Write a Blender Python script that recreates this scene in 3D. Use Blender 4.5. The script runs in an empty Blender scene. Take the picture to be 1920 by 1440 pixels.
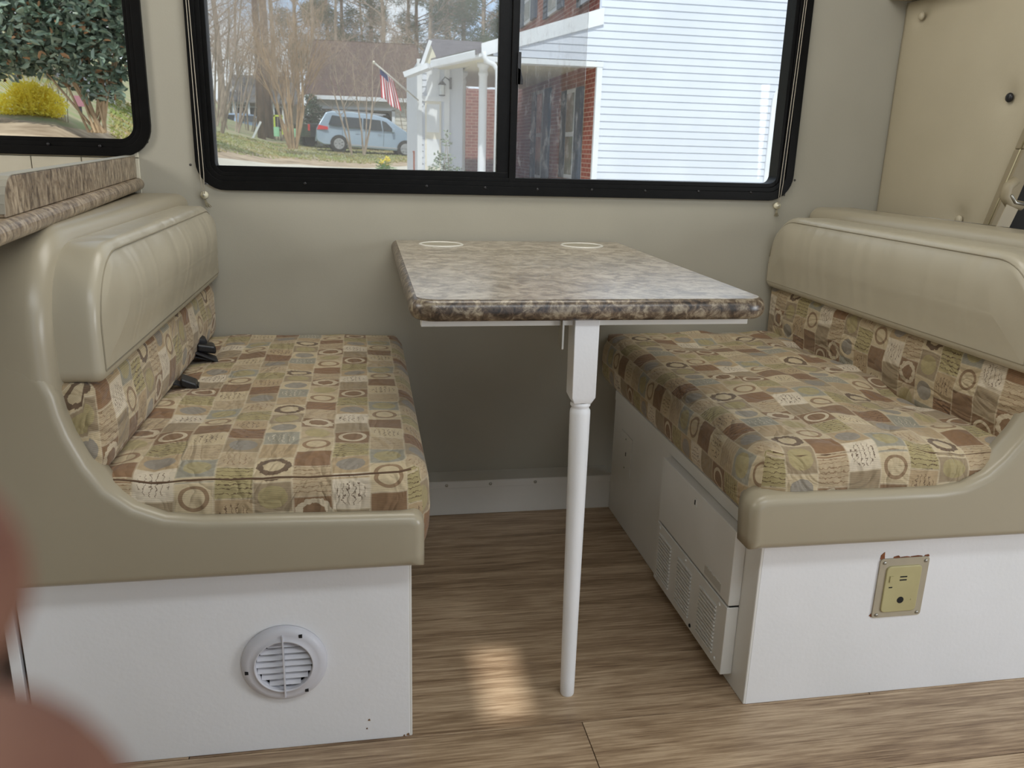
import bpy, bmesh, math, random
import numpy as np
from math import sin, cos, pi, radians, sqrt, exp
from mathutils import Vector, Matrix, noise
random.seed(7)
SC = bpy.context.scene
COL = SC.collection
# ------------------------------------------------------------------ camera
F_PX = 1541.2
CP = np.array([-0.00122, -2.13674, 0.96615])
CF = np.array([0.17345634, 0.94631836, -0.27275349])
CR = np.array([0.98461713, -0.17254562, 0.02751569])
CU = np.array([0.02102382, 0.27333053, 0.9616904])
cam_d = bpy.data.cameras.new('camera')
cam = bpy.data.objects.new('camera', cam_d)
COL.objects.link(cam)
cam_d.sensor_width = 36.0
cam_d.lens = F_PX / 1920 * 36
cam_d.clip_start = 0.01
cam_d.clip_end = 500
cam.matrix_world = Matrix(((CR[0], CU[0], -CF[0], CP[0]), (CR[1], CU[1], -CF[1], CP[1]),
                           (CR[2], CU[2], -CF[2], CP[2]), (0, 0, 0, 1)))
cam_d.dof.use_dof = True
cam_d.dof.focus_distance = 1.75
cam_d.dof.aperture_fstop = 12.0
SC.camera = cam
# ------------------------------------------------------------------ world, sun, exposure
SC.view_settings.view_transform = 'Standard'
SC.view_settings.look = 'None'
SC.view_settings.gamma = 1.0
SC.view_settings.exposure = 0.07
SC.view_settings.use_curve_mapping = False
SC.cycles.use_denoising = True
SC.cycles.max_bounces = 10
SC.cycles.diffuse_bounces = 6
SC.cycles.transparent_max_bounces = 24
SC.cycles.sample_clamp_indirect = 6.0
w = bpy.data.worlds.new('sky'); SC.world = w; w.use_nodes = True
nt = w.node_tree; nt.nodes.clear()
wo = nt.nodes.new('ShaderNodeOutputWorld'); bg = nt.nodes.new('ShaderNodeBackground')
tc = nt.nodes.new('ShaderNodeTexCoord'); nz = nt.nodes.new('ShaderNodeTexNoise')
rp = nt.nodes.new('ShaderNodeValToRGB')
nz.inputs['Scale'].default_value = 3.5; nz.inputs['Detail'].default_value = 6
rp.color_ramp.elements[0].position = 0.40; rp.color_ramp.elements[0].color = (0.42, 0.62, 0.92, 1)
rp.color_ramp.elements[1].position = 0.56; rp.color_ramp.elements[1].color = (0.97, 0.98, 1.0, 1)
nt.links.new(tc.outputs['Generated'], nz.inputs['Vector'])
nt.links.new(nz.outputs['Fac'], rp.inputs['Fac'])
nt.links.new(rp.outputs['Color'], bg.inputs['Color'])
bg.inputs['Strength'].default_value = 1.2
nt.links.new(bg.outputs['Background'], wo.inputs['Surface'])
SUN_DIR = Vector((0.10, 0.55, -0.83)).normalized()
sd = bpy.data.lights.new('sun', 'SUN'); sd.energy = 3.2; sd.angle = radians(1.4); sd.color = (1.0, 0.97, 0.92)
so = bpy.data.objects.new('sun', sd); COL.objects.link(so)
so.rotation_euler = SUN_DIR.to_track_quat('-Z', 'Y').to_euler()
def area(name, loc, direc, sx, sy, power, color):
    d = bpy.data.lights.new(name, 'AREA'); d.shape = 'RECTANGLE'; d.size = sx; d.size_y = sy
    d.energy = power; d.color = color
    o = bpy.data.objects.new(name, d); COL.objects.link(o)
    o.location = loc; o.rotation_euler = Vector(direc).to_track_quat('-Z', 'Y').to_euler()
    return o
area('aisle_fill', (.55, -2.12, 1.90), (0, .86, -.50), 1.7, .35, 15, (.88, .94, 1.0))  # added fill over the aisle to brighten the bench fronts, no fixture there
area('dinette_top_fill', (.34, -.62, 1.93), (0, 0, -1), 1.1, .45, 9, (1.0, .97, .90))  # added fill from above, lifts seat tops and table against the fronts
area('cab_side_fill', (2.75, -2.2, .95), (-1, .52, -0.12), 1.3, 0.9, 38, (0.92, 0.96, 1.0))  # added cool fill from the cab side for the white base fronts
area('galley_side_fill', (-1.62, -.88, 1.35), (.9, -.1, -.35), .5, 0.6, 15, (1.0, 0.97, 0.92))  # added warm fill from the galley end, no window stands there

# ------------------------------------------------------------------ helpers
def ray(px, py):
    return CF + CR * (px - 960) / F_PX - CU * (py - 720) / F_PX
def at(px, py, y):            # the point of the line of sight through a pixel on the plane y = const
    d = ray(px, py); return Vector(CP + d * ((y - CP[1]) / d[1]))
def tag(o, label=None, cat=None, group=None, kind=None):
    if label: o['label'] = label
    if cat: o['category'] = cat
    if group: o['group'] = group
    if kind: o['kind'] = kind
    return o
def thing(name, label, cat, loc=(0, 0, 0), group=None, kind=None):
    o = bpy.data.objects.new(name, None); COL.objects.link(o); o.location = loc
    o.empty_display_size = 0.05
    return tag(o, label, cat, group, kind)
def world_loc(o):
    v = Vector(o.location)
    while o.parent: o = o.parent; v += Vector(o.location)
    return v

class M:
    def __init__(s): s.v = []; s.f = []; s.m = []; s.uv = {}
    def add(s, vs, fs, mi=0):
        b = len(s.v); s.v.extend([tuple(p) for p in vs])
        for f in fs: s.f.append(tuple(i + b for i in f)); s.m.append(mi)
    def box(s, x0, x1, y0, y1, z0, z1, mi=0):
        x0, x1 = sorted((x0, x1)); y0, y1 = sorted((y0, y1)); z0, z1 = sorted((z0, z1))
        s.add([(x0, y0, z0), (x1, y0, z0), (x1, y1, z0), (x0, y1, z0), (x0, y0, z1), (x1, y0, z1), (x1, y1, z1), (x0, y1, z1)],
              [(0, 3, 2, 1), (4, 5, 6, 7), (0, 1, 5, 4), (1, 2, 6, 5), (2, 3, 7, 6), (3, 0, 4, 7)], mi)
        return s
    def prism(s, pts, d, mi=0):       # closed polygon of 3-D points pushed along d
        n = len(pts); P = [Vector(p) for p in pts]; D = Vector(d)
        nn = Vector((0, 0, 0))
        for i in range(n): nn += P[i].cross(P[(i + 1) % n])
        if nn.dot(D) > 0: P = P[::-1]
        s.add(P + [p + D for p in P], [tuple(range(n)), tuple(range(2 * n - 1, n - 1, -1))] +
              [(i, i + n, (i + 1) % n + n, (i + 1) % n) for i in range(n)], mi)
        return s
    def bar(s, a, b, w, h=None, up=(0, 0, 1), mi=0):
        a = Vector(a); b = Vector(b); h = h or w; t = (b - a).normalized(); u = Vector(up)
        if abs(t.dot(u)) > .98: u = Vector((0, 1, 0))
        r = t.cross(u).normalized(); u = r.cross(t)
        q = [r * w / 2 + u * h / 2, -r * w / 2 + u * h / 2, -r * w / 2 - u * h / 2, r * w / 2 - u * h / 2]
        s.prism([a + k for k in q], b - a, mi); return s
    def tube(s, path, rad, n=8, cap=True, mi=0):
        P = [Vector(p) for p in path]; R = rad if hasattr(rad, '__len__') else [rad] * len(P)
        base = len(s.v); r0 = None
        for i, p in enumerate(P):
            t = (P[min(i + 1, len(P) - 1)] - P[max(i - 1, 0)])
            t = t.normalized() if t.length > 1e-9 else Vector((0, 0, 1))
            if r0 is None:
                u = Vector((0, 0, 1)) if abs(t.z) < .9 else Vector((1, 0, 0)); r0 = t.cross(u).normalized()
            r0 = (r0 - t * r0.dot(t)).normalized(); b = t.cross(r0)
            for k in range(n):
                a = 2 * pi * k / n; s.v.append(tuple(p + (r0 * cos(a) + b * sin(a)) * R[i]))
        for i in range(len(P) - 1):
            for k in range(n):
                a = base + i * n + k; b_ = base + i * n + (k + 1) % n
                s.f.append((a, b_, b_ + n, a + n)); s.m.append(mi)
        if cap:
            s.f.append(tuple(base + k for k in range(n))[::-1]); s.m.append(mi)
            e = base + (len(P) - 1) * n; s.f.append(tuple(e + k for k in range(n))); s.m.append(mi)
        return s
    def lathe(s, prof, o, ax='z', n=32, mi=0):   # prof: (radius, height)
        base = len(s.v); o = Vector(o)
        for r, h in prof:
            for k in range(n):
                a = 2 * pi * k / n; c, q = r * cos(a), r * sin(a)
                v = {'z': (c, q, h), 'y': (q, h, c), 'x': (h, c, q)}[ax]
                s.v.append(tuple(o + Vector(v)))
        for i in range(len(prof) - 1):
            for k in range(n):
                a = base + i * n + k; b = base + i * n + (k + 1) % n
                s.f.append((a, b, b + n, a + n)); s.m.append(mi)
        if prof[0][0] > 1e-6: s.f.append(tuple(base + k for k in range(n))[::-1]); s.m.append(mi)
        if prof[-1][0] > 1e-6:
            e = base + (len(prof) - 1) * n; s.f.append(tuple(e + k for k in range(n))); s.m.append(mi)
        return s
    def build(s, name, mat, parent=None, smooth=False, bevel=0, origin=None, uv=None, seg=2):
        me = bpy.data.meshes.new(name)
        off = world_loc(parent) if parent else Vector((0, 0, 0))
        if origin is not None: o3 = Vector(origin)
        elif parent is None and s.v:
            A = np.array(s.v); o3 = Vector(((A[:, 0].min() + A[:, 0].max()) / 2, (A[:, 1].min() + A[:, 1].max()) / 2, A[:, 2].min()))
        else: o3 = off
        me.from_pydata([(p[0] - o3.x, p[1] - o3.y, p[2] - o3.z) for p in s.v], [], s.f)
        for m_ in (mat if isinstance(mat, (list, tuple)) else [mat]): me.materials.append(m_)
        if any(s.m): me.polygons.foreach_set('material_index', s.m)
        if uv is not None:
            l = me.uv_layers.new(name='UVMap'); li = np.empty(len(me.loops), dtype=np.int32)
            me.loops.foreach_get('vertex_index', li)
            l.data.foreach_set('uv', np.array(uv, dtype=np.float32)[li].ravel())
        if smooth: me.polygons.foreach_set('use_smooth', [True] * len(me.polygons))
        me.update()
        o = bpy.data.objects.new(name, me); COL.objects.link(o)
        o.location = o3 - off if parent else o3
        if parent: o.parent = parent
        if bevel:
            b = o.modifiers.new('bevel', 'BEVEL'); b.width = bevel; b.segments = seg; b.limit_method = 'ANGLE'
            if smooth is False:
                me.polygons.foreach_set('use_smooth', [True] * len(me.polygons)); b.harden_normals = True
        return o

def lin(c):
    return tuple(((x / 12.92) if x <= .04045 else ((x + .055) / 1.055) ** 2.4) for x in c)
def S(r, g, b): return lin((r / 255, g / 255, b / 255))
MATS = {}
def newmat(name):
    m = bpy.data.materials.new(name); m.use_nodes = True; nt = m.node_tree
    return m, nt, nt.nodes['Principled BSDF']
def N(nt, t, **k):
    n = nt.nodes.new(t)
    for a, b in k.items():
        if a in n.inputs: n.inputs[a].default_value = b
        else: setattr(n, a, b)
    return n
def mat(name, c, rough=.6, c2=None, scale=8, bump=0, bscale=200, spec=.5, metal=0, stretch=(1, 1, 1), detail=4, lo=.35, hi=.65, coat=0):
    m, nt, p = newmat(name); L = nt.links.new
    p.inputs['Roughness'].default_value = rough; p.inputs['Metallic'].default_value = metal
    p.inputs['Specular IOR Level'].default_value = spec
    if coat: p.inputs['Coat Weight'].default_value = coat; p.inputs['Coat Roughness'].default_value = .15
    tc = N(nt, 'ShaderNodeTexCoord'); mp = N(nt, 'ShaderNodeMapping'); mp.inputs['Scale'].default_value = stretch
    L(tc.outputs['Object'], mp.inputs['Vector'])
    c2 = c2 or tuple(x * .9 for x in c)
    nz = N(nt, 'ShaderNodeTexNoise', Scale=scale, Detail=detail); L(mp.outputs[0], nz.inputs['Vector'])
    r = N(nt, 'ShaderNodeValToRGB'); r.color_ramp.elements[0].position = lo; r.color_ramp.elements[1].position = hi
    r.color_ramp.elements[0].color = (*c2, 1); r.color_ramp.elements[1].color = (*c, 1)
    L(nz.outputs['Fac'], r.inputs['Fac']); L(r.outputs['Color'], p.inputs['Base Color'])
    if bump:
        n2 = N(nt, 'ShaderNodeTexNoise', Scale=bscale, Detail=3); L(mp.outputs[0], n2.inputs['Vector'])
        b = N(nt, 'ShaderNodeBump', Strength=bump, Distance=.002); L(n2.outputs['Fac'], b.inputs['Height']); L(b.outputs[0], p.inputs['Normal'])
    return m

WALL = mat('painted_wall', S(170, 166, 152), .75, S(164, 160, 146), 3, .08, 300)
WHITE = mat('white_paint', S(236, 237, 239), .45, S(231, 232, 233), 5, .15, 120)
WHITE2 = mat('white_laminate', S(226, 225, 220), .4, S(220, 219, 213), 4, .1, 120)
BLACK = mat('black_frame', (.0035, .0035, .0035), .42, (.005, .005, .005), 40, .1, 300, spec=.14)
METALW = mat('white_sheet_metal', S(226, 225, 220), .35, S(220, 219, 213), 6)
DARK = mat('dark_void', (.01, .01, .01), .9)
CREAM = mat('cream_plastic', S(228, 222, 196), .4)
STEEL = mat('screw_steel', S(180, 178, 170), .35, metal=.8)
BLKPL = mat('black_plastic', (.012, .012, .014), .35)
BELT = mat('black_webbing', (.015, .015, .018), .6, bump=.4, bscale=900)
OLIVE = mat('aged_ivory_plastic', S(186, 178, 132), .45, S(178, 168, 124), 15)
PLATE = mat('beige_plate', S(176, 166, 144), .5, S(168, 158, 138), 20)
RAW = mat('torn_brown_board', S(150, 92, 56), .9, S(110, 66, 42), 60)
SLAT = mat('vent_white_plastic', S(212, 212, 218), .4)
SKIN = mat('skin', S(124, 86, 68), .6, S(100, 62, 50), 90)
PANELV = mat('padded_panel_vinyl', S(186, 176, 152), .5, S(180, 170, 146), 4, .15, 500)
CABD = mat('cab_trim_beige', S(150, 138, 112), .55)
CABK = mat('cab_shade_dark', (.02, .018, .015), .7)  # near-black colour stands in for the shaded cab interior

def vinyl(name, c, c2, wr=0.0):
    m, nt, p = newmat(name); L = nt.links.new
    p.inputs['Roughness'].default_value = .32; p.inputs['Specular IOR Level'].default_value = .55
    tc = N(nt, 'ShaderNodeTexCoord')
    nz = N(nt, 'ShaderNodeTexNoise', Scale=6, Detail=3); L(tc.outputs['Object'], nz.inputs['Vector'])
    r = N(nt, 'ShaderNodeValToRGB'); r.color_ramp.elements[0].color = (*c2, 1); r.color_ramp.elements[1].color = (*c, 1)
    L(nz.outputs['Fac'], r.inputs['Fac']); L(r.outputs['Color'], p.inputs['Base Color'])
    mp = N(nt, 'ShaderNodeMapping'); mp.inputs['Scale'].default_value = (6, 13, 2.2); L(tc.outputs['Object'], mp.inputs['Vector'])
    n1 = N(nt, 'ShaderNodeTexNoise', Scale=1.0, Detail=1, Distortion=.5); L(mp.outputs[0], n1.inputs['Vector'])
    n2 = N(nt, 'ShaderNodeTexNoise', Scale=900, Detail=2); L(tc.outputs['Object'], n2.inputs['Vector'])
    b1 = N(nt, 'ShaderNodeBump', Strength=wr, Distance=.02); L(n1.outputs['Fac'], b1.inputs['Height'])
    b2 = N(nt, 'ShaderNodeBump', Strength=.12, Distance=.0006); L(n2.outputs['Fac'], b2.inputs['Height'])
    L(b1.outputs[0], b2.inputs['Normal']); L(b2.outputs[0], p.inputs['Normal'])
    return m
VINYL = vinyl('beige_vinyl', S(166, 157, 136), S(159, 150, 129))
VINYLW = vinyl('beige_vinyl_wrinkled', S(178, 170, 150), S(172, 164, 143), .38)

# ---- woven patchwork fabric, mapped in metres on the UV map
def fabric():
    m, nt, p = newmat('patchwork_fabric'); L = nt.links.new
    p.inputs['Roughness'].default_value = .8; p.inputs['Specular IOR Level'].default_value = .2
    p.inputs['Sheen Weight'].default_value = .15
    tc = N(nt, 'ShaderNodeTexCoord'); cell = .0565
    def math(op, a, b=None, c=None):
        n = N(nt, 'ShaderNodeMath', operation=op)
        for i, x in enumerate((a, b, c)):
            if x is None: continue
            if isinstance(x, (int, float)): n.inputs[i].default_value = x
            else: L(x, n.inputs[i])
        return n.outputs[0]
    wob = N(nt, 'ShaderNodeTexNoise', Scale=9, Detail=2); L(tc.outputs['UV'], wob.inputs['Vector'])
    sp = N(nt, 'ShaderNodeSeparateXYZ'); L(tc.outputs['UV'], sp.inputs[0])
    wx = math('MULTIPLY', math('SUBTRACT', wob.outputs['Fac'], .5), .012)
    u = math('DIVIDE', math('ADD', sp.outputs[0], wx), cell); v = math('DIVIDE', math('ADD', sp.outputs[1], wx), cell * .92)
    cu = math('FLOOR', u)
    v = math('ADD', v, math('MULTIPLY', math('FLOORED_MODULO', cu, 2), .45))
    cv = math('FLOOR', v); fu = math('SUBTRACT', u, cu); fv = math('SUBTRACT', v, cv)
    idx = math('ADD', math('FLOORED_MODULO', cu, 5), math('MULTIPLY', math('FLOORED_MODULO', math('ADD', cv, math('MULTIPLY', cu, 0)), 5), 5))
    t = math('DIVIDE', math('ADD', idx, .5), 25)
    cr, gb, ol, be, br, tp, tn, rb = S(202, 184, 150), S(158, 153, 136), S(174, 160, 116), S(188, 168, 136), S(140, 112, 84), S(160, 142, 114), S(182, 159, 124), S(144, 112, 82)
    gy, db, lc, wh = S(146, 140, 130), S(92, 68, 52), S(214, 199, 170), S(216, 202, 178)
    T = [  # background, motif, motif colour.  motif: 0 none 1 disc 2 ring 3 scribble 4 hatch 5 framed disc
        (br, 0, br), (tn, 3, db), (cr, 1, gy), (br, 5, lc), (tp, 0, tp),
        (cr, 2, br), (ol, 4, db), (tp, 1, ol), (be, 4, br), (wh, 3, db),
        (gb, 1, ol), (be, 3, br), (cr, 5, db), (rb, 0, br), (tn, 1, gy),
        (be, 4, tp), (tp, 1, gy), (tn, 0, tn), (cr, 2, rb), (ol, 4, db),
        (cr, 3, db), (rb, 4, db), (gb, 3, wh), (be, 1, ol), (br, 2, lc)]
    def ramp(vals):
        r = N(nt, 'ShaderNodeValToRGB'); r.color_ramp.interpolation = 'CONSTANT'; e = r.color_ramp.elements
        e[0].position = 0; e[0].color = (*vals[0], 1); e[1].position = 1 / 25; e[1].color = (*vals[1], 1)
        for i in range(2, 25):
            k = e.new(i / 25); k.color = (*vals[i], 1)
        L(t, r.inputs['Fac']); return r.outputs['Color']
    bgc = ramp([a[0] for a in T]); mc = ramp([a[2] for a in T])
    def sel(k): return ramp([(1., 1., 1.) if a[1] == k else (0., 0., 0.) for a in T])
    dx = math('DIVIDE', math('SUBTRACT', fu, .5), .40); dy = math('DIVIDE', math('SUBTRACT', fv, .5), .38)
    d = math('SQRT', math('ADD', math('MULTIPLY', dx, dx), math('MULTIPLY', dy, dy)))
    nzs = N(nt, 'ShaderNodeTexNoise', Scale=120, Detail=2); L(tc.outputs['UV'], nzs.inputs['Vector'])
    jit = math('MULTIPLY', math('SUBTRACT', nzs.outputs['Fac'], .5), .9)
    disc = math('LESS_THAN', math('ADD', d, math('MULTIPLY', jit, .15)), .95)
    ring = math('MULTIPLY', math('LESS_THAN', d, 1.0), math('GREATER_THAN', d, .72))
    scr = math('MULTIPLY', math('LESS_THAN', math('ABSOLUTE', math('SINE', math('ADD', math('MULTIPLY', fu, 22), math('MULTIPLY', jit, 7)))), .24), math('LESS_THAN', d, .98))
    hat = math('LESS_THAN', math('ABSOLUTE', math('SINE', math('ADD', math('MULTIPLY', fv, 20), math('MULTIPLY', jit, 5)))), .26)
    fr = math('MULTIPLY', math('LESS_THAN', math('ADD', d, math('MULTIPLY', jit, .6)), 1.15), math('GREATER_THAN', math('ADD', d, math('MULTIPLY', jit, .5)), .72))
    tot = None
    for k, x in ((1, disc), (2, ring), (3, scr), (4, hat), (5, fr)):
        y = math('MULTIPLY', sel(k), x); tot = y if tot is None else math('ADD', tot, y)
    mx = N(nt, 'ShaderNodeMix', data_type='RGBA'); L(math('MULTIPLY', tot, .85), mx.inputs[0]); L(bgc, mx.inputs[6]); L(mc, mx.inputs[7])
    # fine woven ribs and light cell seams
    rib = math('SINE', math('MULTIPLY', sp.outputs[1], 2200))
    edge = math('LESS_THAN', math('MINIMUM', math('MINIMUM', fu, math('SUBTRACT', 1, fu)), math('MINIMUM', fv, math('SUBTRACT', 1, fv))), .03)
    mx2 = N(nt, 'ShaderNodeMix', data_type='RGBA'); L(math('MULTIPLY', edge, .45), mx2.inputs[0]); L(mx.outputs[2], mx2.inputs[6]); mx2.inputs[7].default_value = (*lc, 1)
    mx3 = N(nt, 'ShaderNodeMix', data_type='RGBA', blend_type='MULTIPLY'); mx3.inputs[0].default_value = 1; L(mx2.outputs[2], mx3.inputs[6])
    g = math('ADD', math('MULTIPLY', rib, .10), math('ADD', .70, math('MULTIPLY', nzs.outputs['Fac'], .3)))
    cb = N(nt, 'ShaderNodeCombineColor'); L(g, cb.inputs[0]); L(g, cb.inputs[1]); L(g, cb.inputs[2]); L(cb.outputs[0], mx3.inputs[7])
    L(mx3.outputs[2], p.inputs['Base Color'])
    b = N(nt, 'ShaderNodeBump', Strength=.25, Distance=.0012); L(math('ADD', math('MULTIPLY', tot, .6), math('MULTIPLY', rib, .2)), b.inputs['Height'])
    mpw = N(nt, 'ShaderNodeMapping'); mpw.inputs['Scale'].default_value = (1.0, .55, 1.0); L(tc.outputs['Object'], mpw.inputs['Vector'])
    nw = N(nt, 'ShaderNodeTexNoise', Scale=13, Detail=2, Distortion=1.6); L(mpw.outputs[0], nw.inputs['Vector'])
    rd = math('ABSOLUTE', math('SUBTRACT', nw.outputs['Fac'], .5))
    bw = N(nt, 'ShaderNodeBump', Strength=.55, Distance=.035); L(rd, bw.inputs['Height']); L(b.outputs[0], bw.inputs['Normal'])
    L(bw.outputs[0], p.inputs['Normal'])
    return m
FABRIC = fabric()

def laminate(name, rough, dark, mid, light, scale=38, stretch=(1, 1, 1), a=.42, b=.5, c=.6):
    m, nt, p = newmat(name); L = nt.links.new
    p.inputs['Roughness'].default_value = rough; p.inputs['Specular IOR Level'].default_value = .8
    tc = N(nt, 'ShaderNodeTexCoord'); mp = N(nt, 'ShaderNodeMapping'); mp.inputs['Scale'].default_value = stretch
    L(tc.outputs['Object'], mp.inputs['Vector'])
    n1 = N(nt, 'ShaderNodeTexNoise', Scale=scale, Detail=9, Roughness=.72, Distortion=.6); L(mp.outputs[0], n1.inputs['Vector'])
    r = N(nt, 'ShaderNodeValToRGB'); e = r.color_ramp.elements
    e[0].position = a; e[0].color = (*dark, 1); e[1].position = c; e[1].color = (*light, 1)
    k = e.new(b); k.color = (*mid, 1)
    L(n1.outputs['Fac'], r.inputs['Fac'])
    n2 = N(nt, 'ShaderNodeTexNoise', Scale=scale * .3, Detail=4); L(mp.outputs[0], n2.inputs['Vector'])
    mx = N(nt, 'ShaderNodeMix', data_type='RGBA', blend_type='OVERLAY'); mx.inputs[0].default_value = .45
    L(r.outputs['Color'], mx.inputs[6]); L(n2.outputs['Fac'], mx.inputs[7]); L(mx.outputs[2], p.inputs['Base Color'])
    return m
LAM_TOP = laminate('table_laminate', .30, S(128, 112, 92), S(168, 154, 132), S(196, 184, 164), 30)
LAM_EDGE = laminate('table_edge_laminate', .34, S(34, 25, 20), S(92, 76, 60), S(158, 146, 124), 62, a=.38, b=.5, c=.63)
LAM_CNT = laminate('counter_laminate', .33, S(82, 66, 52), S(138, 120, 98), S(178, 162, 138), 75, (1, 1, .5), .40, .5, .62)
for _m in (LAM_TOP,):
    _m.node_tree.nodes['Principled BSDF'].inputs['Coat Weight'].default_value = 1.0; _m.node_tree.nodes['Principled BSDF'].inputs['Coat Roughness'].default_value = .28

def wood():
    m, nt, p = newmat('oak_plank'); L = nt.links.new
    p.inputs['Roughness'].default_value = .38; p.inputs['Specular IOR Level'].default_value = .45
    tc = N(nt, 'ShaderNodeTexCoord'); oi = N(nt, 'ShaderNodeObjectInfo')
    mp = N(nt, 'ShaderNodeMapping'); mp.inputs['Scale'].default_value = (1.3, 13, 1)
    ad = N(nt, 'ShaderNodeVectorMath', operation='ADD'); cb = N(nt, 'ShaderNodeCombineXYZ')
    mu = N(nt, 'ShaderNodeMath', operation='MULTIPLY'); mu.inputs[1].default_value = 37; L(oi.outputs['Random'], mu.inputs[0])
    L(mu.outputs[0], cb.inputs[0]); L(mu.outputs[0], cb.inputs[1]); L(tc.outputs['Object'], ad.inputs[0]); L(cb.outputs[0], ad.inputs[1])
    L(ad.outputs[0], mp.inputs['Vector'])
    n1 = N(nt, 'ShaderNodeTexNoise', Scale=1.6, Detail=3, Distortion=.4); L(mp.outputs[0], n1.inputs['Vector'])
    w1 = N(nt, 'ShaderNodeMath', operation='MULTIPLY'); w1.inputs[1].default_value = 26; L(n1.outputs['Fac'], w1.inputs[0])
    w2 = N(nt, 'ShaderNodeMath', operation='SINE'); L(w1.outputs[0], w2.inputs[0])
    mp2 = N(nt, 'ShaderNodeMapping'); mp2.inputs['Scale'].default_value = (8, 200, 1); L(ad.outputs[0], mp2.inputs['Vector'])
    n2 = N(nt, 'ShaderNodeTexNoise', Scale=1.0, Detail=6, Roughness=.7); L(mp2.outputs[0], n2.inputs['Vector'])
    a = N(nt, 'ShaderNodeMath', operation='MULTIPLY_ADD'); a.inputs[1].default_value = .05; L(w2.outputs[0], a.inputs[0]); L(n2.outputs['Fac'], a.inputs[2])
    n3 = N(nt, 'ShaderNodeTexNoise', Scale=.8, Detail=2); L(mp.outputs[0], n3.inputs['Vector'])
    a2 = N(nt, 'ShaderNodeMath', operation='MULTIPLY_ADD'); a2.inputs[1].default_value = .38; L(n3.outputs['Fac'], a2.inputs[0]); L(a.outputs[0], a2.inputs[2])
    a3 = N(nt, 'ShaderNodeMath', operation='SUBTRACT'); a3.inputs[1].default_value = .18; L(a2.outputs[0], a3.inputs[0])
    r = N(nt, 'ShaderNodeValToRGB'); e = r.color_ramp.elements
    e[0].position = .28; e[0].color = (*S(112, 88, 66), 1); e[1].position = .70; e[1].color = (*S(204, 180, 150), 1)
    k = e.new(.5); k.color = (*S(166, 141, 113), 1)
    L(a3.outputs[0], r.inputs['Fac'])
    # knots
    vo = N(nt, 'ShaderNodeTexVoronoi', Scale=1.0); mp3 = N(nt, 'ShaderNodeMapping'); mp3.inputs['Scale'].default_value = (2.2, 5.5, 1); L(ad.outputs[0], mp3.inputs['Vector']); L(mp3.outputs[0], vo.inputs['Vector'])
    kr = N(nt, 'ShaderNodeMapRange'); kr.inputs['From Min'].default_value = .03; kr.inputs['From Max'].default_value = .09; L(vo.outputs['Distance'], kr.inputs['Value'])
    mx = N(nt, 'ShaderNodeMix', data_type='RGBA'); L(kr.outputs[0], mx.inputs[0]); mx.inputs[6].default_value = (*S(92, 68, 50), 1); L(r.outputs['Color'], mx.inputs[7])
    L(mx.outputs[2], p.inputs['Base Color'])
    b = N(nt, 'ShaderNodeBump', Strength=.12, Distance=.001); L(n2.outputs['Fac'], b.inputs['Height']); L(b.outputs[0], p.inputs['Normal'])
    return m
WOOD = wood()

def glass(name, tint, haze=0.0, dirt=0.0, seed=0):
    m = bpy.data.materials.new(name); m.use_nodes = True; nt = m.node_tree; nt.nodes.clear(); L = nt.links.new
    out = N(nt, 'ShaderNodeOutputMaterial'); tr = N(nt, 'ShaderNodeBsdfTransparent'); tr.inputs['Color'].default_value = (*tint, 1)
    gl = N(nt, 'ShaderNodeBsdfGlossy'); gl.inputs['Roughness'].default_value = .02; gl.inputs['Color'].default_value = (.7, .7, .7, 1)
    fr = N(nt, 'ShaderNodeFresnel'); fr.inputs['IOR'].default_value = 1.35
    mx = N(nt, 'ShaderNodeMixShader'); L(fr.outputs[0], mx.inputs[0]); L(tr.outputs[0], mx.inputs[1]); L(gl.outputs[0], mx.inputs[2])
    last = mx
    if haze or dirt:
        df = N(nt, 'ShaderNodeBsdfDiffuse'); df.inputs['Color'].default_value = (.75, .75, .74, 1)
        tl = N(nt, 'ShaderNodeBsdfTranslucent'); tl.inputs['Color'].default_value = (.8, .8, .8, 1)
        dd = N(nt, 'ShaderNodeMixShader'); dd.inputs[0].default_value = .5; L(df.outputs[0], dd.inputs[1]); L(tl.outputs[0], dd.inputs[2])
        tc = N(nt, 'ShaderNodeTexCoord'); mp = N(nt, 'ShaderNodeMapping'); mp.inputs['Scale'].default_value = (60, 1, 14); mp.inputs['Location'].default_value = (seed, seed, 0)
        L(tc.outputs['Object'], mp.inputs['Vector'])
        n = N(nt, 'ShaderNodeTexNoise', Scale=1.5, Detail=5, Roughness=.75); L(mp.outputs[0], n.inputs['Vector'])
        r = N(nt, 'ShaderNodeMapRange'); r.inputs['From Min'].default_value = .52; r.inputs['From Max'].default_value = .78; r.inputs['To Min'].default_value = haze; r.inputs['To Max'].default_value = haze + dirt
        L(n.outputs['Fac'], r.inputs['Value'])
        m2 = N(nt, 'ShaderNodeMixShader'); L(r.outputs[0], m2.inputs[0]); L(mx.outputs[0], m2.inputs[1]); L(dd.outputs[0], m2.inputs[2]); last = m2
    L(last.outputs[0], out.inputs['Surface'])
    return m
GLASS = glass('clear_glass', (.96, .98, .97))
GLASS_D = glass('dirty_glass', (.86, .86, .86), .05, .28, 3)
SCREEN = glass('insect_screen_mesh', (1, 1, 1), .11, .0)

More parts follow.
